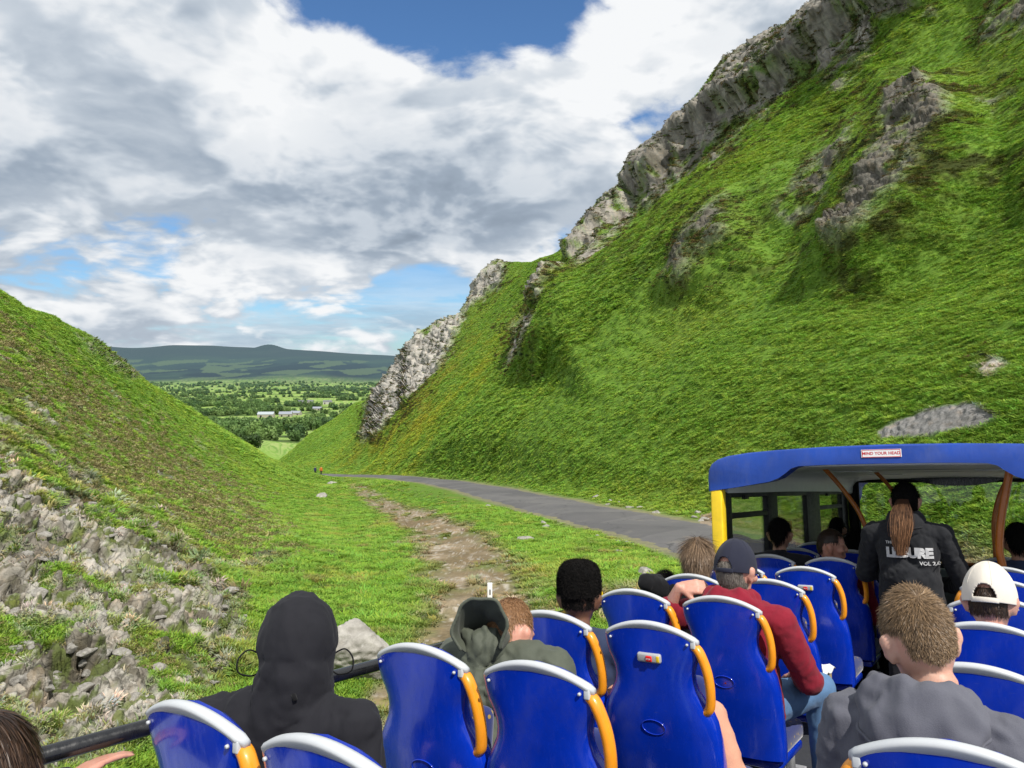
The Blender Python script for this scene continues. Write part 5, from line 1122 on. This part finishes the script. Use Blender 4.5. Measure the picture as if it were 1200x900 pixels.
shade('person in navy top beyond the right orange pole at the picture edge', 1194, 636, 0, 5.0, (4.595, -1.08), C_NAVY, seed=25, ln=.05, hm=H_BLK)
# 12 things lying on a seat
bx0 = np.array([3.56, -.10, -.51]); bo = empty('cardboard_tray', 'tan cardboard tray with white paper on top, lying on an aisle seat', 'tray', mw=BUSM)
MB().box((3.50, -.12, -.565), (.22, .16, .10), None, .006).build('tray', plain('tan_card', (.42, .31, .16), .8, var=.25, vscale=20), bo, True, 40)
pv = []; pf = []
for i in range(9):
    for j in range(9): pv.append((3.50-.125+.25*i/8, -.12-.095+.19*j/8, -.508+.010*math.sin(i*1.1+j*.7)+.006*math.sin(j*2.1)-.012*((i-4)/4)**4-.014*((j-4)/4)**4))
for i in range(8):
    for j in range(8): a = i*9+j; pf.append((a, a+1, a+10, a+9))
pp_ = mesh_pf('paper_sheet', pv, pf, M_WHITE, bo); mo = pp_.modifiers.new('t', 'SOLIDIFY'); mo.thickness = .008
rk_o = empty('rucksack', 'dark grey rucksack standing on the aisle seat behind the tan tray', 'bag', mw=BUSM)
rb_ = Body(); rb_.cap((3.33, -.13, -.56), (3.33, -.14, -.46), .085, .07); rb_.cap((3.33, -.05, -.56), (3.33, -.06, -.45), .085, .07); rb_.remesh('bag', C_HOOD, rk_o, .009, 4, fold=.008)
MB().tube(spline([(3.33, -.14, -.41), (3.33, -.12, -.375), (3.33, -.08, -.375), (3.33, -.06, -.41)], 6), .008, 8).build('carry_loop', C_HOOD, rk_o)
# ================================================================ THINGS ON THE LAND
G1 = P1.reshape(NCOL, NROW, 3)
cu = np.cross(G1[1:, :-1]-G1[:-1, :-1], G1[:-1, 1:]-G1[:-1, :-1]); AREA = np.zeros((NCOL, NROW)); AREA[:-1, :-1] = np.linalg.norm(cu, axis=2); AREA = AREA.ravel()
kk_ = ((G1[:, :, 2]-CAM[2])/np.maximum(G1[:, :, 1], .1)); VIS = (kk_ >= np.maximum.accumulate(kk_, axis=1)-.03).ravel()
NR2 = np.cross(np.gradient(G1, axis=0), np.gradient(G1, axis=1)).reshape(-1, 3); NR2 /= np.linalg.norm(NR2, axis=1)[:, None]+1e-9; NR2[NR2[:, 2] < 0] *= -1
def scatter_points(w, n, seed):
    rg = np.random.default_rng(seed); w = np.maximum(w, 0); c = np.cumsum(w); ids = np.searchsorted(c, rg.uniform(0, c[-1], n)); ids = np.clip(ids, 0, N_-1)
    i, j = ids//NROW, ids % NROW; i = np.minimum(i, NCOL-2); j = np.minimum(j, NROW-2); u, v = rg.uniform(0, 1, n)[:, None], rg.uniform(0, 1, n)[:, None]
    p = (G1[i, j]*(1-u)+G1[i+1, j]*u)*(1-v)+(G1[i, j+1]*(1-u)+G1[i+1, j+1]*u)*v; return ids, p, rg
def instanced(name, pts, rot, scl, tint, src, mat):
    me = bpy.data.meshes.new(name); me.vertices.add(len(pts)); me.vertices.foreach_set('co', pts.astype(np.float32).ravel())
    for nm, ty, f_, arr in (('rot', 'FLOAT_VECTOR', 'vector', rot), ('scl', 'FLOAT_VECTOR', 'vector', scl)):
        a = me.attributes.new(nm, ty, 'POINT'); a.data.foreach_set(f_, arr.astype(np.float32).ravel())
    a = me.attributes.new('itint', 'FLOAT_VECTOR', 'POINT'); a.data.foreach_set('vector', tint.astype(np.float32).ravel())
    o = bpy.data.objects.new(name, me); COL.objects.link(o)
    ng = bpy.data.node_groups.new(name+'_nodes', 'GeometryNodeTree'); ng.interface.new_socket('Geometry', in_out='INPUT', socket_type='NodeSocketGeometry'); ng.interface.new_socket('Geometry', in_out='OUTPUT', socket_type='NodeSocketGeometry')
    N = ng.nodes; L = ng.links; gi = N.new('NodeGroupInput'); go = N.new('NodeGroupOutput'); mp = N.new('GeometryNodeMeshToPoints'); ip = N.new('GeometryNodeInstanceOnPoints'); oi = N.new('GeometryNodeObjectInfo'); oi.inputs['Object'].default_value = src; oi.inputs['As Instance'].default_value = True
    ar = N.new('GeometryNodeInputNamedAttribute'); ar.data_type = 'FLOAT_VECTOR'; ar.inputs['Name'].default_value = 'rot'; e2 = N.new('FunctionNodeEulerToRotation')
    as_ = N.new('GeometryNodeInputNamedAttribute'); as_.data_type = 'FLOAT_VECTOR'; as_.inputs['Name'].default_value = 'scl'
    L.new(gi.outputs[0], mp.inputs['Mesh']); L.new(mp.outputs[0], ip.inputs['Points']); L.new(oi.outputs['Geometry'], ip.inputs['Instance']); L.new(ar.outputs[0], e2.inputs[0]); L.new(e2.outputs[0], ip.inputs['Rotation']); L.new(as_.outputs[0], ip.inputs['Scale']); L.new(ip.outputs[0], go.inputs[0])
    md = o.modifiers.new('scatter', 'NODES'); md.node_group = ng; return tag(o, kind='stuff')
def src_obj(name, V, Fs, mat):
    me = bpy.data.meshes.new(name); me.from_pydata([tuple(v) for v in V], [], Fs); me.update(); me.materials.append(mat); return bpy.data.objects.new(name, me)
def leafmat(name, transl=.35, rough=.6):
    m, nt = newmat(name); a = nt.node('ShaderNodeAttribute', attribute_name='itint', attribute_type='INSTANCER').outputs['Vector']
    hgt = nt.node('ShaderNodeSeparateXYZ', {0: nt.node('ShaderNodeTexCoord').outputs['Object']}).outputs[2]
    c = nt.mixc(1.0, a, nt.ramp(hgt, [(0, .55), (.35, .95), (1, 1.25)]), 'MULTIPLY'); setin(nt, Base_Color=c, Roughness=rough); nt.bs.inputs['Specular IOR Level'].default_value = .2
    t = nt.node('ShaderNodeBsdfTranslucent', {'Color': c}); mx = nt.node('ShaderNodeMixShader', {0: transl, 1: nt.bs.outputs[0], 2: t.outputs[0]}); nt.l.new(mx.outputs[0], nt.out.inputs[0]); return m
M_BLADE = leafmat('grass_blade', .38); M_LEAF = leafmat('leaf', .25)
def tuft(n, spread, lean, seed, wid=.07):
    rg = np.random.default_rng(seed); V = []; Fs = []
    for q in range(n):
        a = rg.uniform(0, 2*PI); r = spread*rg.uniform(0, 1)**.5; b = np.array([math.cos(a)*r, math.sin(a)*r, -.08]); d = np.array([math.cos(a+rg.normal(0, .7)), math.sin(a+rg.normal(0, .7)), 0])*lean*rg.uniform(.4, 1.4); h = rg.uniform(.55, 1.0); s_ = np.array([-d[1], d[0], 0]); s_ = s_/(np.linalg.norm(s_)+1e-6)*wid*rg.uniform(.7, 1.2)
        i = len(V); V += [b-s_, b+s_, b+d*.35+np.array([0, 0, h*.6])-s_*.75, b+d*.35+np.array([0, 0, h*.6])+s_*.75, b+d+np.array([0, 0, h*.95])]; Fs += [(i, i+1, i+3, i+2), (i+2, i+3, i+4)]
    return V, Fs
SRC_G1 = src_obj('grass_tuft', *tuft(12, .55, .5, 1), M_BLADE); SRC_G2 = src_obj('tussock', *tuft(26, .75, .55, 2, .085), M_BLADE)
gw = (1-rock)*(1-np.clip(pathm*1.3, 0, 1))*(1-np.clip(wroad*1.5, 0, 1))*(1-scree)
blw = (P1-CAM)@RW+CB; inbus = (blw[:, 0] > -3) & (blw[:, 0] < 10.2) & (np.abs(blw[:, 1]+.455) < 1.5); gw = np.where(inbus | (Y < 5), 0, gw)*np.where(VIS, 1, .12)*(np.abs(A_.ravel()) < .80)
slope2 = np.sqrt(1-np.clip(NR2[:, 2], 0, 1)**2); tusn = fbm(P1, 1.6, 3)
def grass(name, y0, y1, n, h0, h1, src, seed, wexp=1.0, asp=1.0, yp=1.0):
    w = gw*(1-.5*lb2)*np.where((rside > 0) & (Y > 38), sst(3, 9, rd), sst(RHW+.2, RHW+1.2, rd))*AREA*((Y > y0) & (Y < y1))*np.clip(.55+1.2*tusn, .15, 1)**wexp/np.maximum(Y, 6)**yp
    ids, p, rg = scatter_points(w, n, seed); sc = rg.uniform(h0, h1, n)*(.7+.6*np.clip(tusn[ids]+.5, 0, 1))
    nrm = NR2[ids]*.45+np.array([0, 0, .55]); nrm += rg.normal(0, .10, (n, 3)); nrm /= np.linalg.norm(nrm, axis=1)[:, None]
    rot = np.stack([-np.arcsin(np.clip(nrm[:, 1], -1, 1)), np.arctan2(nrm[:, 0], nrm[:, 2]), rg.uniform(0, 2*PI, n)], 1)
    # rotate about Z first so the tilt stays true
    cz, sz = np.cos(rot[:, 2]), np.sin(rot[:, 2]); lx = nrm[:, 0]*cz+nrm[:, 1]*sz; ly = -nrm[:, 0]*sz+nrm[:, 1]*cz; rot = np.stack([-np.arcsin(np.clip(ly, -1, 1)), np.arctan2(lx, nrm[:, 2]), rot[:, 2]], 1)
    tn = TV[ids]*1.55*rg.uniform(.75, 1.3, n)[:, None]*np.stack([rg.uniform(.85, 1.35, n), np.ones(n), rg.uniform(.7, 1.2, n)], 1)
    scl = np.stack([sc*asp, sc*asp, sc], 1); return instanced(name, p, rot, scl, tn, src, M_BLADE)
grass('short_grass', 5, 48, 190000, .04, .10, SRC_G1, 101, .6, 1.6, 1.6)
grass('tussock_grass', 14, 130, 190000, .05, .115, SRC_G2, 102, .5, 1.9, 1.3)
grass('hill_grass', 70, 262, 110000, .09, .22, SRC_G2, 103, .4, 2.2, .8)
# low heath and bracken round the crags
def shrub(n, seed, leaf=.16, flat=.7):
    rg = np.random.default_rng(seed); V = []; Fs = []
    for q in range(n):
        d = rg.normal(0, 1, 3); d /= np.linalg.norm(d); d[2] = abs(d[2])*flat; r = rg.uniform(.35, 1.0)**.6; c = d*r; a = rg.normal(0, 1, 3); a -= d*np.dot(a, d)*.5; a /= np.linalg.norm(a); b = np.cross(d+rg.normal(0, .4, 3), a); b /= np.linalg.norm(b); l = leaf*rg.uniform(.6, 1.3); i = len(V); V += [c-a*l, c-b*l*.6, c+a*l, c+b*l*.6]; Fs.append((i, i+1, i+2, i+3))
    return V, Fs
SRC_S = src_obj('heath_clump', *shrub(70, 5), M_LEAF)
w = np.maximum(edge, 0)*(1-.75*rock)*AREA*(Y < 250)*np.where(VIS, 1, .1)*np.clip(.2+2*c2, 0, 1)/np.maximum(Y, 10)**.9; ids, p, rg = scatter_points(w, 16000, 104); n = len(ids); sc = rg.uniform(.10, .34, n)*np.clip(Y[ids]/60, .5, 1.7)
pick = rg.uniform(0, 1, n)[:, None]; tn = np.where(pick < .30, (.030, .050, .010), np.where(pick < .55, (.10, .07, .018), np.where(pick < .72, (.16, .12, .03), (.075, .12, .018))))*rg.uniform(.7, 1.3, n)[:, None]
instanced('heath', p, np.stack([rg.normal(0, .15, n), rg.normal(0, .15, n), rg.uniform(0, 6.28, n)], 1), np.stack([sc*1.2, sc*1.2, sc], 1), tn, SRC_S, M_LEAF)
w = (lb2*.8+lb1*.4)*(1-rock)*AREA*np.where(VIS, 1, .1)*np.clip(.3+2*c3, 0, 1)/np.maximum(Y, 8)**1.5; ids, p, rg = scatter_points(w, 17000, 105); n = len(ids); sc = rg.uniform(.03, .10, n)*np.clip(Y[ids]/15, .8, 2)
pick = rg.uniform(0, 1, n)[:, None]; tn = np.where(pick < .45, (.26, .225, .09), np.where(pick < .75, (.34, .30, .14), (.17, .24, .04)))*rg.uniform(.7, 1.3, n)[:, None]
instanced('dry_heath', p, np.stack([rg.normal(0, .2, n), rg.normal(0, .2, n), rg.uniform(0, 6.28, n)], 1), np.stack([sc*1.3, sc*1.3, sc], 1), tn, SRC_S, M_LEAF)
# ---- far hedges and woods: one mass nobody could count
def crown_src(name, n, seed, leaf):
    rg = np.random.default_rng(seed); V = []; Fs = []; lob = [(rg.normal(0, .33, 3)*[1, 1, .7]+[0, 0, .62], rg.uniform(.34, .5)) for _ in range(9)]+[(np.array([0, 0, .55]), .5)]
    for q in range(n):
        c0, r0 = lob[rg.integers(len(lob))]; d = rg.normal(0, 1, 3); d /= np.linalg.norm(d); c = c0+d*r0*rg.uniform(.75, 1.05); 
        if c[2] < .08: continue
        a = rg.normal(0, 1, 3); a /= np.linalg.norm(a); b = np.cross(d, a); b /= np.linalg.norm(b)+1e-6; l = leaf*rg.uniform(.6, 1.3); i = len(V); V += [c-a*l, c-b*l, c+a*l, c+b*l]; Fs.append((i, i+1, i+2, i+3))
    return src_obj(name, V, Fs, M_LEAF)
SRC_T = crown_src('woodland_crown', 420, 9, .13)
rg = np.random.default_rng(33); cand = []
for (d0, d1, n, a0, a1) in ((830, 980, 520, -.40, -.245), (1150, 1900, 1500, -.52, -.10), (1900, 2700, 2600, -.56, -.08), (2700, 4600, 5200, -.60, -.06), (560, 820, 60, -.42, -.28)):
    y = np.sqrt(rg.uniform(d0**2, d1**2, n)); x = y*rg.uniform(a0, a1, n); cand.append(np.stack([x, y], 1))
cand = np.concatenate(cand); Pq = np.concatenate([cand, np.zeros((len(cand), 1))], 1); q1, q2, _ = worley(Pq*[1.0, .62, 1]+900+40*np.stack([fbm(Pq, 300, 2)]*3, 1), 230.)
wd = fbm(Pq+70, 420, 3); keep = ((q2-q1) < .042) | (wd > .16+.22*sst(2600, 1200, cand[:, 1])) | ((cand[:, 1] < 990) & (cand[:, 1] > 820))
cand = cand[keep]; zc = zbase(cand[:, 0], cand[:, 1]); n = len(cand); hh = rg.uniform(5, 14, n)
pick = rg.uniform(0, 1, n)[:, None]; hz_t = sst(1200, 5000, cand[:, 1])[:, None]; tn = np.where(pick < .6, (.095, .165, .050), np.where(pick < .85, (.15, .23, .07), (.065, .12, .045)))*rg.uniform(.75, 1.25, n)[:, None]*(1-.25*hz_t)+np.array((.06, .10, .13))*.5*hz_t  # distant crowns get bluish haze in their tint
instanced('far_woods', np.concatenate([cand, (zc-.6)[:, None]], 1), np.stack([np.zeros(n), np.zeros(n), rg.uniform(0, 6.28, n)], 1), np.stack([hh*.62*rg.uniform(.8, 1.3, n), hh*.62*rg.uniform(.8, 1.3, n), hh*.85], 1), tn, SRC_T, M_LEAF)
# ---- the bushy tree below the left spur
def leafmesh_mat(name, a, b):
    m, nt = newmat(name); r = nt.attr('tone').outputs['Fac']; c = nt.mixc(r, a, b); setin(nt, Base_Color=c, Roughness=.6); t = nt.node('ShaderNodeBsdfTranslucent', {'Color': c}); mx = nt.node('ShaderNodeMixShader', {0: .25, 1: nt.bs.outputs[0], 2: t.outputs[0]}); nt.l.new(mx.outputs[0], nt.out.inputs[0]); return m
M_BARK = plain('bark', (.09, .07, .05), .9, bump=.4); M_TREE = leafmesh_mat('tree_leaves', (.012, .030, .006), (.055, .11, .016))
def tree(px, v, D, h, wd_, label, seed, nl=2600, group=None):
    b = M(px, v, D); b[2] = ground_at(b[0], b[1])-.1; rg = np.random.default_rng(seed); t = empty('tree', label, 'tree', group); t.location = b
    tk = MB(); tk.tube(spline([(0, 0, -.3), (.02*h, 0, .18*h), (0, .03*h, .42*h)], 4), np.linspace(.045*h, .025*h, 9), 10)
    for q in range(7):
        an = q*.9; tk.tube(spline([(0, 0, h*.16), (math.cos(an)*wd_*.2, math.sin(an)*wd_*.2, h*.36), (math.cos(an)*wd_*.38, math.sin(an)*wd_*.38, h*rg.uniform(.45, .7))], 4), np.linspace(.02*h, .006*h, 9), 7)
    tk.build('trunk', M_BARK, t)
    lob = [(np.array([math.cos(a)*wd_*.30*r, math.sin(a)*wd_*.30*r, h*rg.uniform(.28, .78)]), rg.uniform(.16, .26)*wd_) for a, r in zip(rg.uniform(0, 6.28, 18), rg.uniform(.3, 1.1, 18))]+[(np.array([0, 0, h*.6]), wd_*.3)]; cm = MB(); tone = []
    for q in range(nl):
        c0, r0 = lob[rg.integers(len(lob))]; d = rg.normal(0, 1, 3); d /= np.linalg.norm(d); c = c0+d*r0*rg.uniform(.7, 1.08)*[1, 1, .8]; 
        if c[2] < .05*h: continue
        a = rg.normal(0, 1, 3); a /= np.linalg.norm(a); e = np.cross(d, a); e /= np.linalg.norm(e)+1e-6; l = .035*wd_*rg.uniform(.6, 1.3); cm.add([c-a*l, c-e*l, c+a*l, c+e*l], [(0, 1, 2, 3)]); tone += [float(np.clip(rg.normal(.4, .25)+.25*d[2], 0, 1))]*4
    o = cm.build('crown', M_TREE, t, False); at = o.data.attributes.new('tone', 'FLOAT', 'POINT'); at.data.foreach_set('value', np.array(tone, np.float32))
tree(294, 529, 445, 9.5, 14.5, 'lone round bushy tree in the field gap, seen over the left bank', 61)
# ---- farm buildings on the valley floor
def farm(px, v, D, w_, l_, h_, rot, roofc, wallc, label, group=None):
    b = M(px, v, D); b[2] = float(zbase(np.array([b[0]]), np.array([b[1]]))[0])-.3; t = empty('farm_building', label, 'building', group); t.location = b; t.rotation_euler = (0, 0, rot)
    wl = MB(); wl.box((0, 0, h_/2), (l_, w_, h_)); rh = w_*.24
    wl.add([(-l_/2, -w_/2, h_), (-l_/2, w_/2, h_), (-l_/2, 0, h_+rh), (l_/2, -w_/2, h_), (l_/2, w_/2, h_), (l_/2, 0, h_+rh)], [(0, 1, 2), (5, 4, 3)]); wl.build('wall', wallc, t, False)
    e = .5; rf = MB(); rf.add([(-l_/2-e, -w_/2-e, h_-.15), (l_/2+e, -w_/2-e, h_-.15), (l_/2+e, 0, h_+rh+.15), (-l_/2-e, 0, h_+rh+.15), (-l_/2-e, w_/2+e, h_-.15), (l_/2+e, w_/2+e, h_-.15), (-l_/2-e, -w_/2-e, h_-.4), (l_/2+e, -w_/2-e, h_-.4), (l_/2+e, w_/2+e, h_-.4), (-l_/2-e, w_/2+e, h_-.4)], [(0, 1, 2, 3), (3, 2, 5, 4), (0, 6, 7, 1), (4, 5, 8, 9)]); rf.build('roof', roofc, t, False)
    dr_ = MB()
    for q in (-.28, .28): dr_.box((q*l_, -w_/2-.03, h_*.36), (l_*.12, .05, h_*.62))
    dr_.build('door', M_RUBBER, t, False)
RW_, RG_, RS_ = plain('pale_sheet_roof', (.36, .40, .42), .5), plain('grey_sheet_roof', (.26, .28, .32), .5), plain('slate_roof', (.14, .14, .16), .6); WW_, WS_ = plain('white_render', (.42, .41, .385), .8), plain('stone_wall', (.34, .31, .26), .9)
farm(312, 491.5, 1330, 16, 27, 6, .1, RW_, WS_, 'long pale roofed farm shed, whitest and nearest of the valley buildings')
farm(335, 491, 1360, 16, 22, 5.5, .15, RG_, WS_, 'grey roofed farm shed just right of the pale roofed one'); farm(347, 491, 1420, 14, 18, 5, -.1, RG_, WS_, 'small grey farm shed at the right end of the row')
farm(371, 484, 1650, 13, 22, 4.5, .0, RG_, WS_, 'low grey farm building close to the right hill edge'); farm(353, 476.5, 2050, 11, 15, 6, .2, RS_, WW_, 'cream house with slate roof beyond the sheds'); farm(364, 476.5, 2060, 11, 16, 6.5, -.1, RS_, WW_, 'pale house in the middle of the far trees')
farm(384, 477, 2000, 13, 22, 7.5, .05, RS_, WW_, 'big white house nearest the right hill slope'); farm(296, 475.5, 2150, 10, 14, 5, .1, RS_, WW_, 'small pale house alone among the far left hedges')
# ---- stones and boulders
def stone_mesh(seed, sub=4, sq=(1, .8, .62), npl=16, rough=.05):
    rg = np.random.default_rng(seed); V, Fs = ico(sub); Nn = rg.normal(0, 1, (npl, 3)); Nn /= np.linalg.norm(Nn, axis=1)[:, None]; dd = rg.uniform(.62, 1.0, npl); q = V@Nn.T; r = np.min(np.where(q > .05, dd/np.maximum(q, .05), 9), axis=1); r = np.minimum(r, 1.25)
    V2 = V*r[:, None]; V2 = V2*(1+rough*fbm(V2+seed, .35, 4, ridged=True)+.03*fbm(V2+seed, .1, 2))[:, None]; return V2*np.array(sq), Fs
def stonemat(name, a, b):
    m, nt = newmat(name); co = nt.node('ShaderNodeTexCoord').outputs['Object']; n = nt.noise(co, 3, 8, .65); l = nt.noise(co, 9, 6, .7)
    c = nt.mixc(nt.mrange(n, .32, .68), a, b); c = nt.mixc(nt.math('MULTIPLY', nt.mrange(l, .58, .7), .5), c, (.55, .54, .50)); c = nt.mixc(nt.math('MULTIPLY', nt.mrange(nt.noise(co, 2, 5, .6), .58, .7), .5), c, (.10, .11, .03))
    setin(nt, Base_Color=c, Roughness=.9); bn = nt.node('ShaderNodeBump', {'Strength': .8, 'Distance': .03, 'Height': nt.noise(co, 14, 8, .7)}); setin(nt, Normal=bn.outputs[0]); return m
M_STONE = stonemat('limestone', (.22, .205, .18), (.42, .40, .36)); M_STONEW = stonemat('weathered_limestone', (.15, .14, .12), (.36, .34, .30))
def seat_on(o, x, y, sink): o.location = (x, y, ground_at(x, y)-sink)
V, Fs = stone_mesh(12, 6, (1.15, .8, .80), 11, .13); bo_ = mesh_pf('boulder', V*.60, Fs, M_STONE); p = M(414, 768, 11.3); seat_on(bo_, p[0], p[1]+.2, -.20); bo_.rotation_euler = (.1, -.15, .6); tag(bo_, 'large grey limestone boulder on grass by the rail, right of the black hood', 'boulder')
sm = [mesh_pf('tmp', *[stone_mesh(70+i, 4, (1, .75, .55))[k] for k in (0, 1)], M_STONE).data for i in range(6)]
for o_ in [o for o in COL.objects if o.name.startswith('tmp')]: bpy.data.objects.remove(o_)
def put_stone(x, y, s_, label, group=None, rg=np.random.default_rng(8), name='stone'):
    o = bpy.data.objects.new(name, sm[rg.integers(6)]); COL.objects.link(o); o.scale = (s_*rg.uniform(.8, 1.2), s_*rg.uniform(.8, 1.2), s_*rg.uniform(.7, 1.1)); o.rotation_euler = (rg.uniform(-.2, .2), rg.uniform(-.2, .2), rg.uniform(0, 6.28)); seat_on(o, x, y, s_*.1); tag(o, label, 'stone', group); return o
for px, v, D, s_, lb_l in ((615, 636, 24.5, .28, 'pale stone alone on the grass between path and lane'), (758, 679, 17.2, .40, 'long pale stone on the grass beside the black fluffy sleeve'), (826, 607, 29, .30, 'pale stone on the far verge just left of the yellow post'), (376, 593, 58, .75, 'flat pale rock in the yellow-green grass left of the path top'), (388, 574, 110, .8, 'grey rock beside the path near the two walkers'), (596, 660, 20.5, .14, 'small stone on the turf right of the worn path')):
    p = M(px, v, D); put_stone(p[0], p[1], s_, lb_l)
rg = np.random.default_rng(91); Tn = np.gradient(rc[:, :2], axis=0); Tn /= np.linalg.norm(Tn, axis=1)[:, None]+1e-9
for q in range(46):
    i = int(rg.integers(30, 170)); sd_ = 1 if q % 4 else -1; off = sd_*(RHW+rg.uniform(.35, 1.5)); x, y = rc[i, 0]+Tn[i, 1]*off, rc[i, 1]-Tn[i, 0]*off
    if y > 14: put_stone(x, y, rg.uniform(.09, .24)*np.clip(y/30, .7, 1.6), 'small pale stone lying along the edge of the lane', 'pale stones scattered along the lane edges', rg)
for q in range(60):
    px = rg.uniform(430, 600); v = rg.uniform(610, 770); p = M(px, v, float(np.interp(v, [590, 640, 690, 760], [50, 24.5, 17, 12.4])))
    put_stone(p[0], p[1], rg.uniform(.03, .085), 'small loose stone on the worn path and its trampled edges', 'loose stones on the worn path', rg)
ids, p, rg = scatter_points(np.where((lb1 > .3) & VIS & (Y < 30) & (PXv > -60) & (PXv < 300), AREA/Y**1.5, 0), 190, 106)
for q in range(190): put_stone(p[q, 0], p[q, 1], rg.uniform(.045, .15), 'angular grey limestone rock lying on the left bank', 'limestone rocks on the left bank', rg, 'rock')
# ---- marker post
p = M(574, 716, 14.3); mp_ = empty('marker_post', 'short white marker post standing at the end of the worn path', 'post'); zt = M(574, 683, 14.3)[2]; zg = ground_at(p[0], p[1]); mp_.location = (p[0], p[1], zg)
MB().box((0, 0, (zt-zg)/2), (.095, .05, zt-zg), None, .012).build('post', M_WHITE, mp_, True, 40); MB().box((.005, -.027, zt-zg-.17), (.022, .006, .10), None, .002).build('reflector', M_RUBBER, mp_, True, 40)
# ---- two walkers far down the path
def walker(px, v, D, topc, label, rot, hgt=1.72):
    p = M(px, v, D); p[2] = ground_at(p[0], p[1]); s_ = hgt/1.75; b = Body(); J = lambda x, y, z: (x*s_, y*s_, z*s_)
    b.ell(J(0, 0, 1.63), np.array([.10, .08, .12])*s_); b.cap(J(0, 0, 1.46), J(0, 0, 1.55), .055); b.cap(J(0, -.12, 1.38), J(0, .12, 1.38), .085); b.cap(J(0, 0, 1.3), J(0, 0, .98), .15, .15)
    legs = [((0, .09, .95), (.16, .09, .5), (.05, .09, .06)), ((0, -.09, .95), (.02, -.09, .5), (-.22, -.09, .10))]; armp = [((0, .2, 1.36), (-.08, .25, 1.08), (.02, .25, .85)), ((0, -.2, 1.36), (.02, -.25, 1.08), (.16, -.24, .90))]
    for l in legs: b.chain([J(*q) for q in l], [.09, .06, .045]); b.cap(J(*l[2]), J(l[2][0]+.14, l[2][1], l[2][2]-.03), .04)
    for a in armp: b.chain([J(*q) for q in a], [.055, .045, .032]); b.ell(J(*a[2]), (.045, .03, .06))
    o = b.remesh('person', SK_FAIR, None, .022, 2); o.location = p; o.rotation_euler = (0, 0, rot); tag(o, label, 'person')
    t = Body(); t.cap(J(0, -.12, 1.38), J(0, .12, 1.38), .105); t.cap(J(0, 0, 1.3), J(0, 0, .92), .175, .175); [t.chain([J(*q) for q in a], [.075, .065, .05]) for a in armp]; t.remesh('jacket', topc, o, .025, 2)
    g = Body(); [g.chain([J(*q) for q in l], [.105, .075, .06]) for l in legs]; g.remesh('trousers', C_DARK, o, .025, 2); h = Body(); h.ell(J(-.02, 0, 1.67), np.array([.11, .092, .105])*s_); h.remesh('hair', C_DARK, o, .02, 1)
walker(369.5, 571, 150, C_NAVY, 'walker in dark clothes, left of the two far down the path', -.9); walker(376.5, 572, 146, cloth('orange_fabric', (.55, .16, .03)), 'walker in orange top, right of the two far down the path', -1.3)
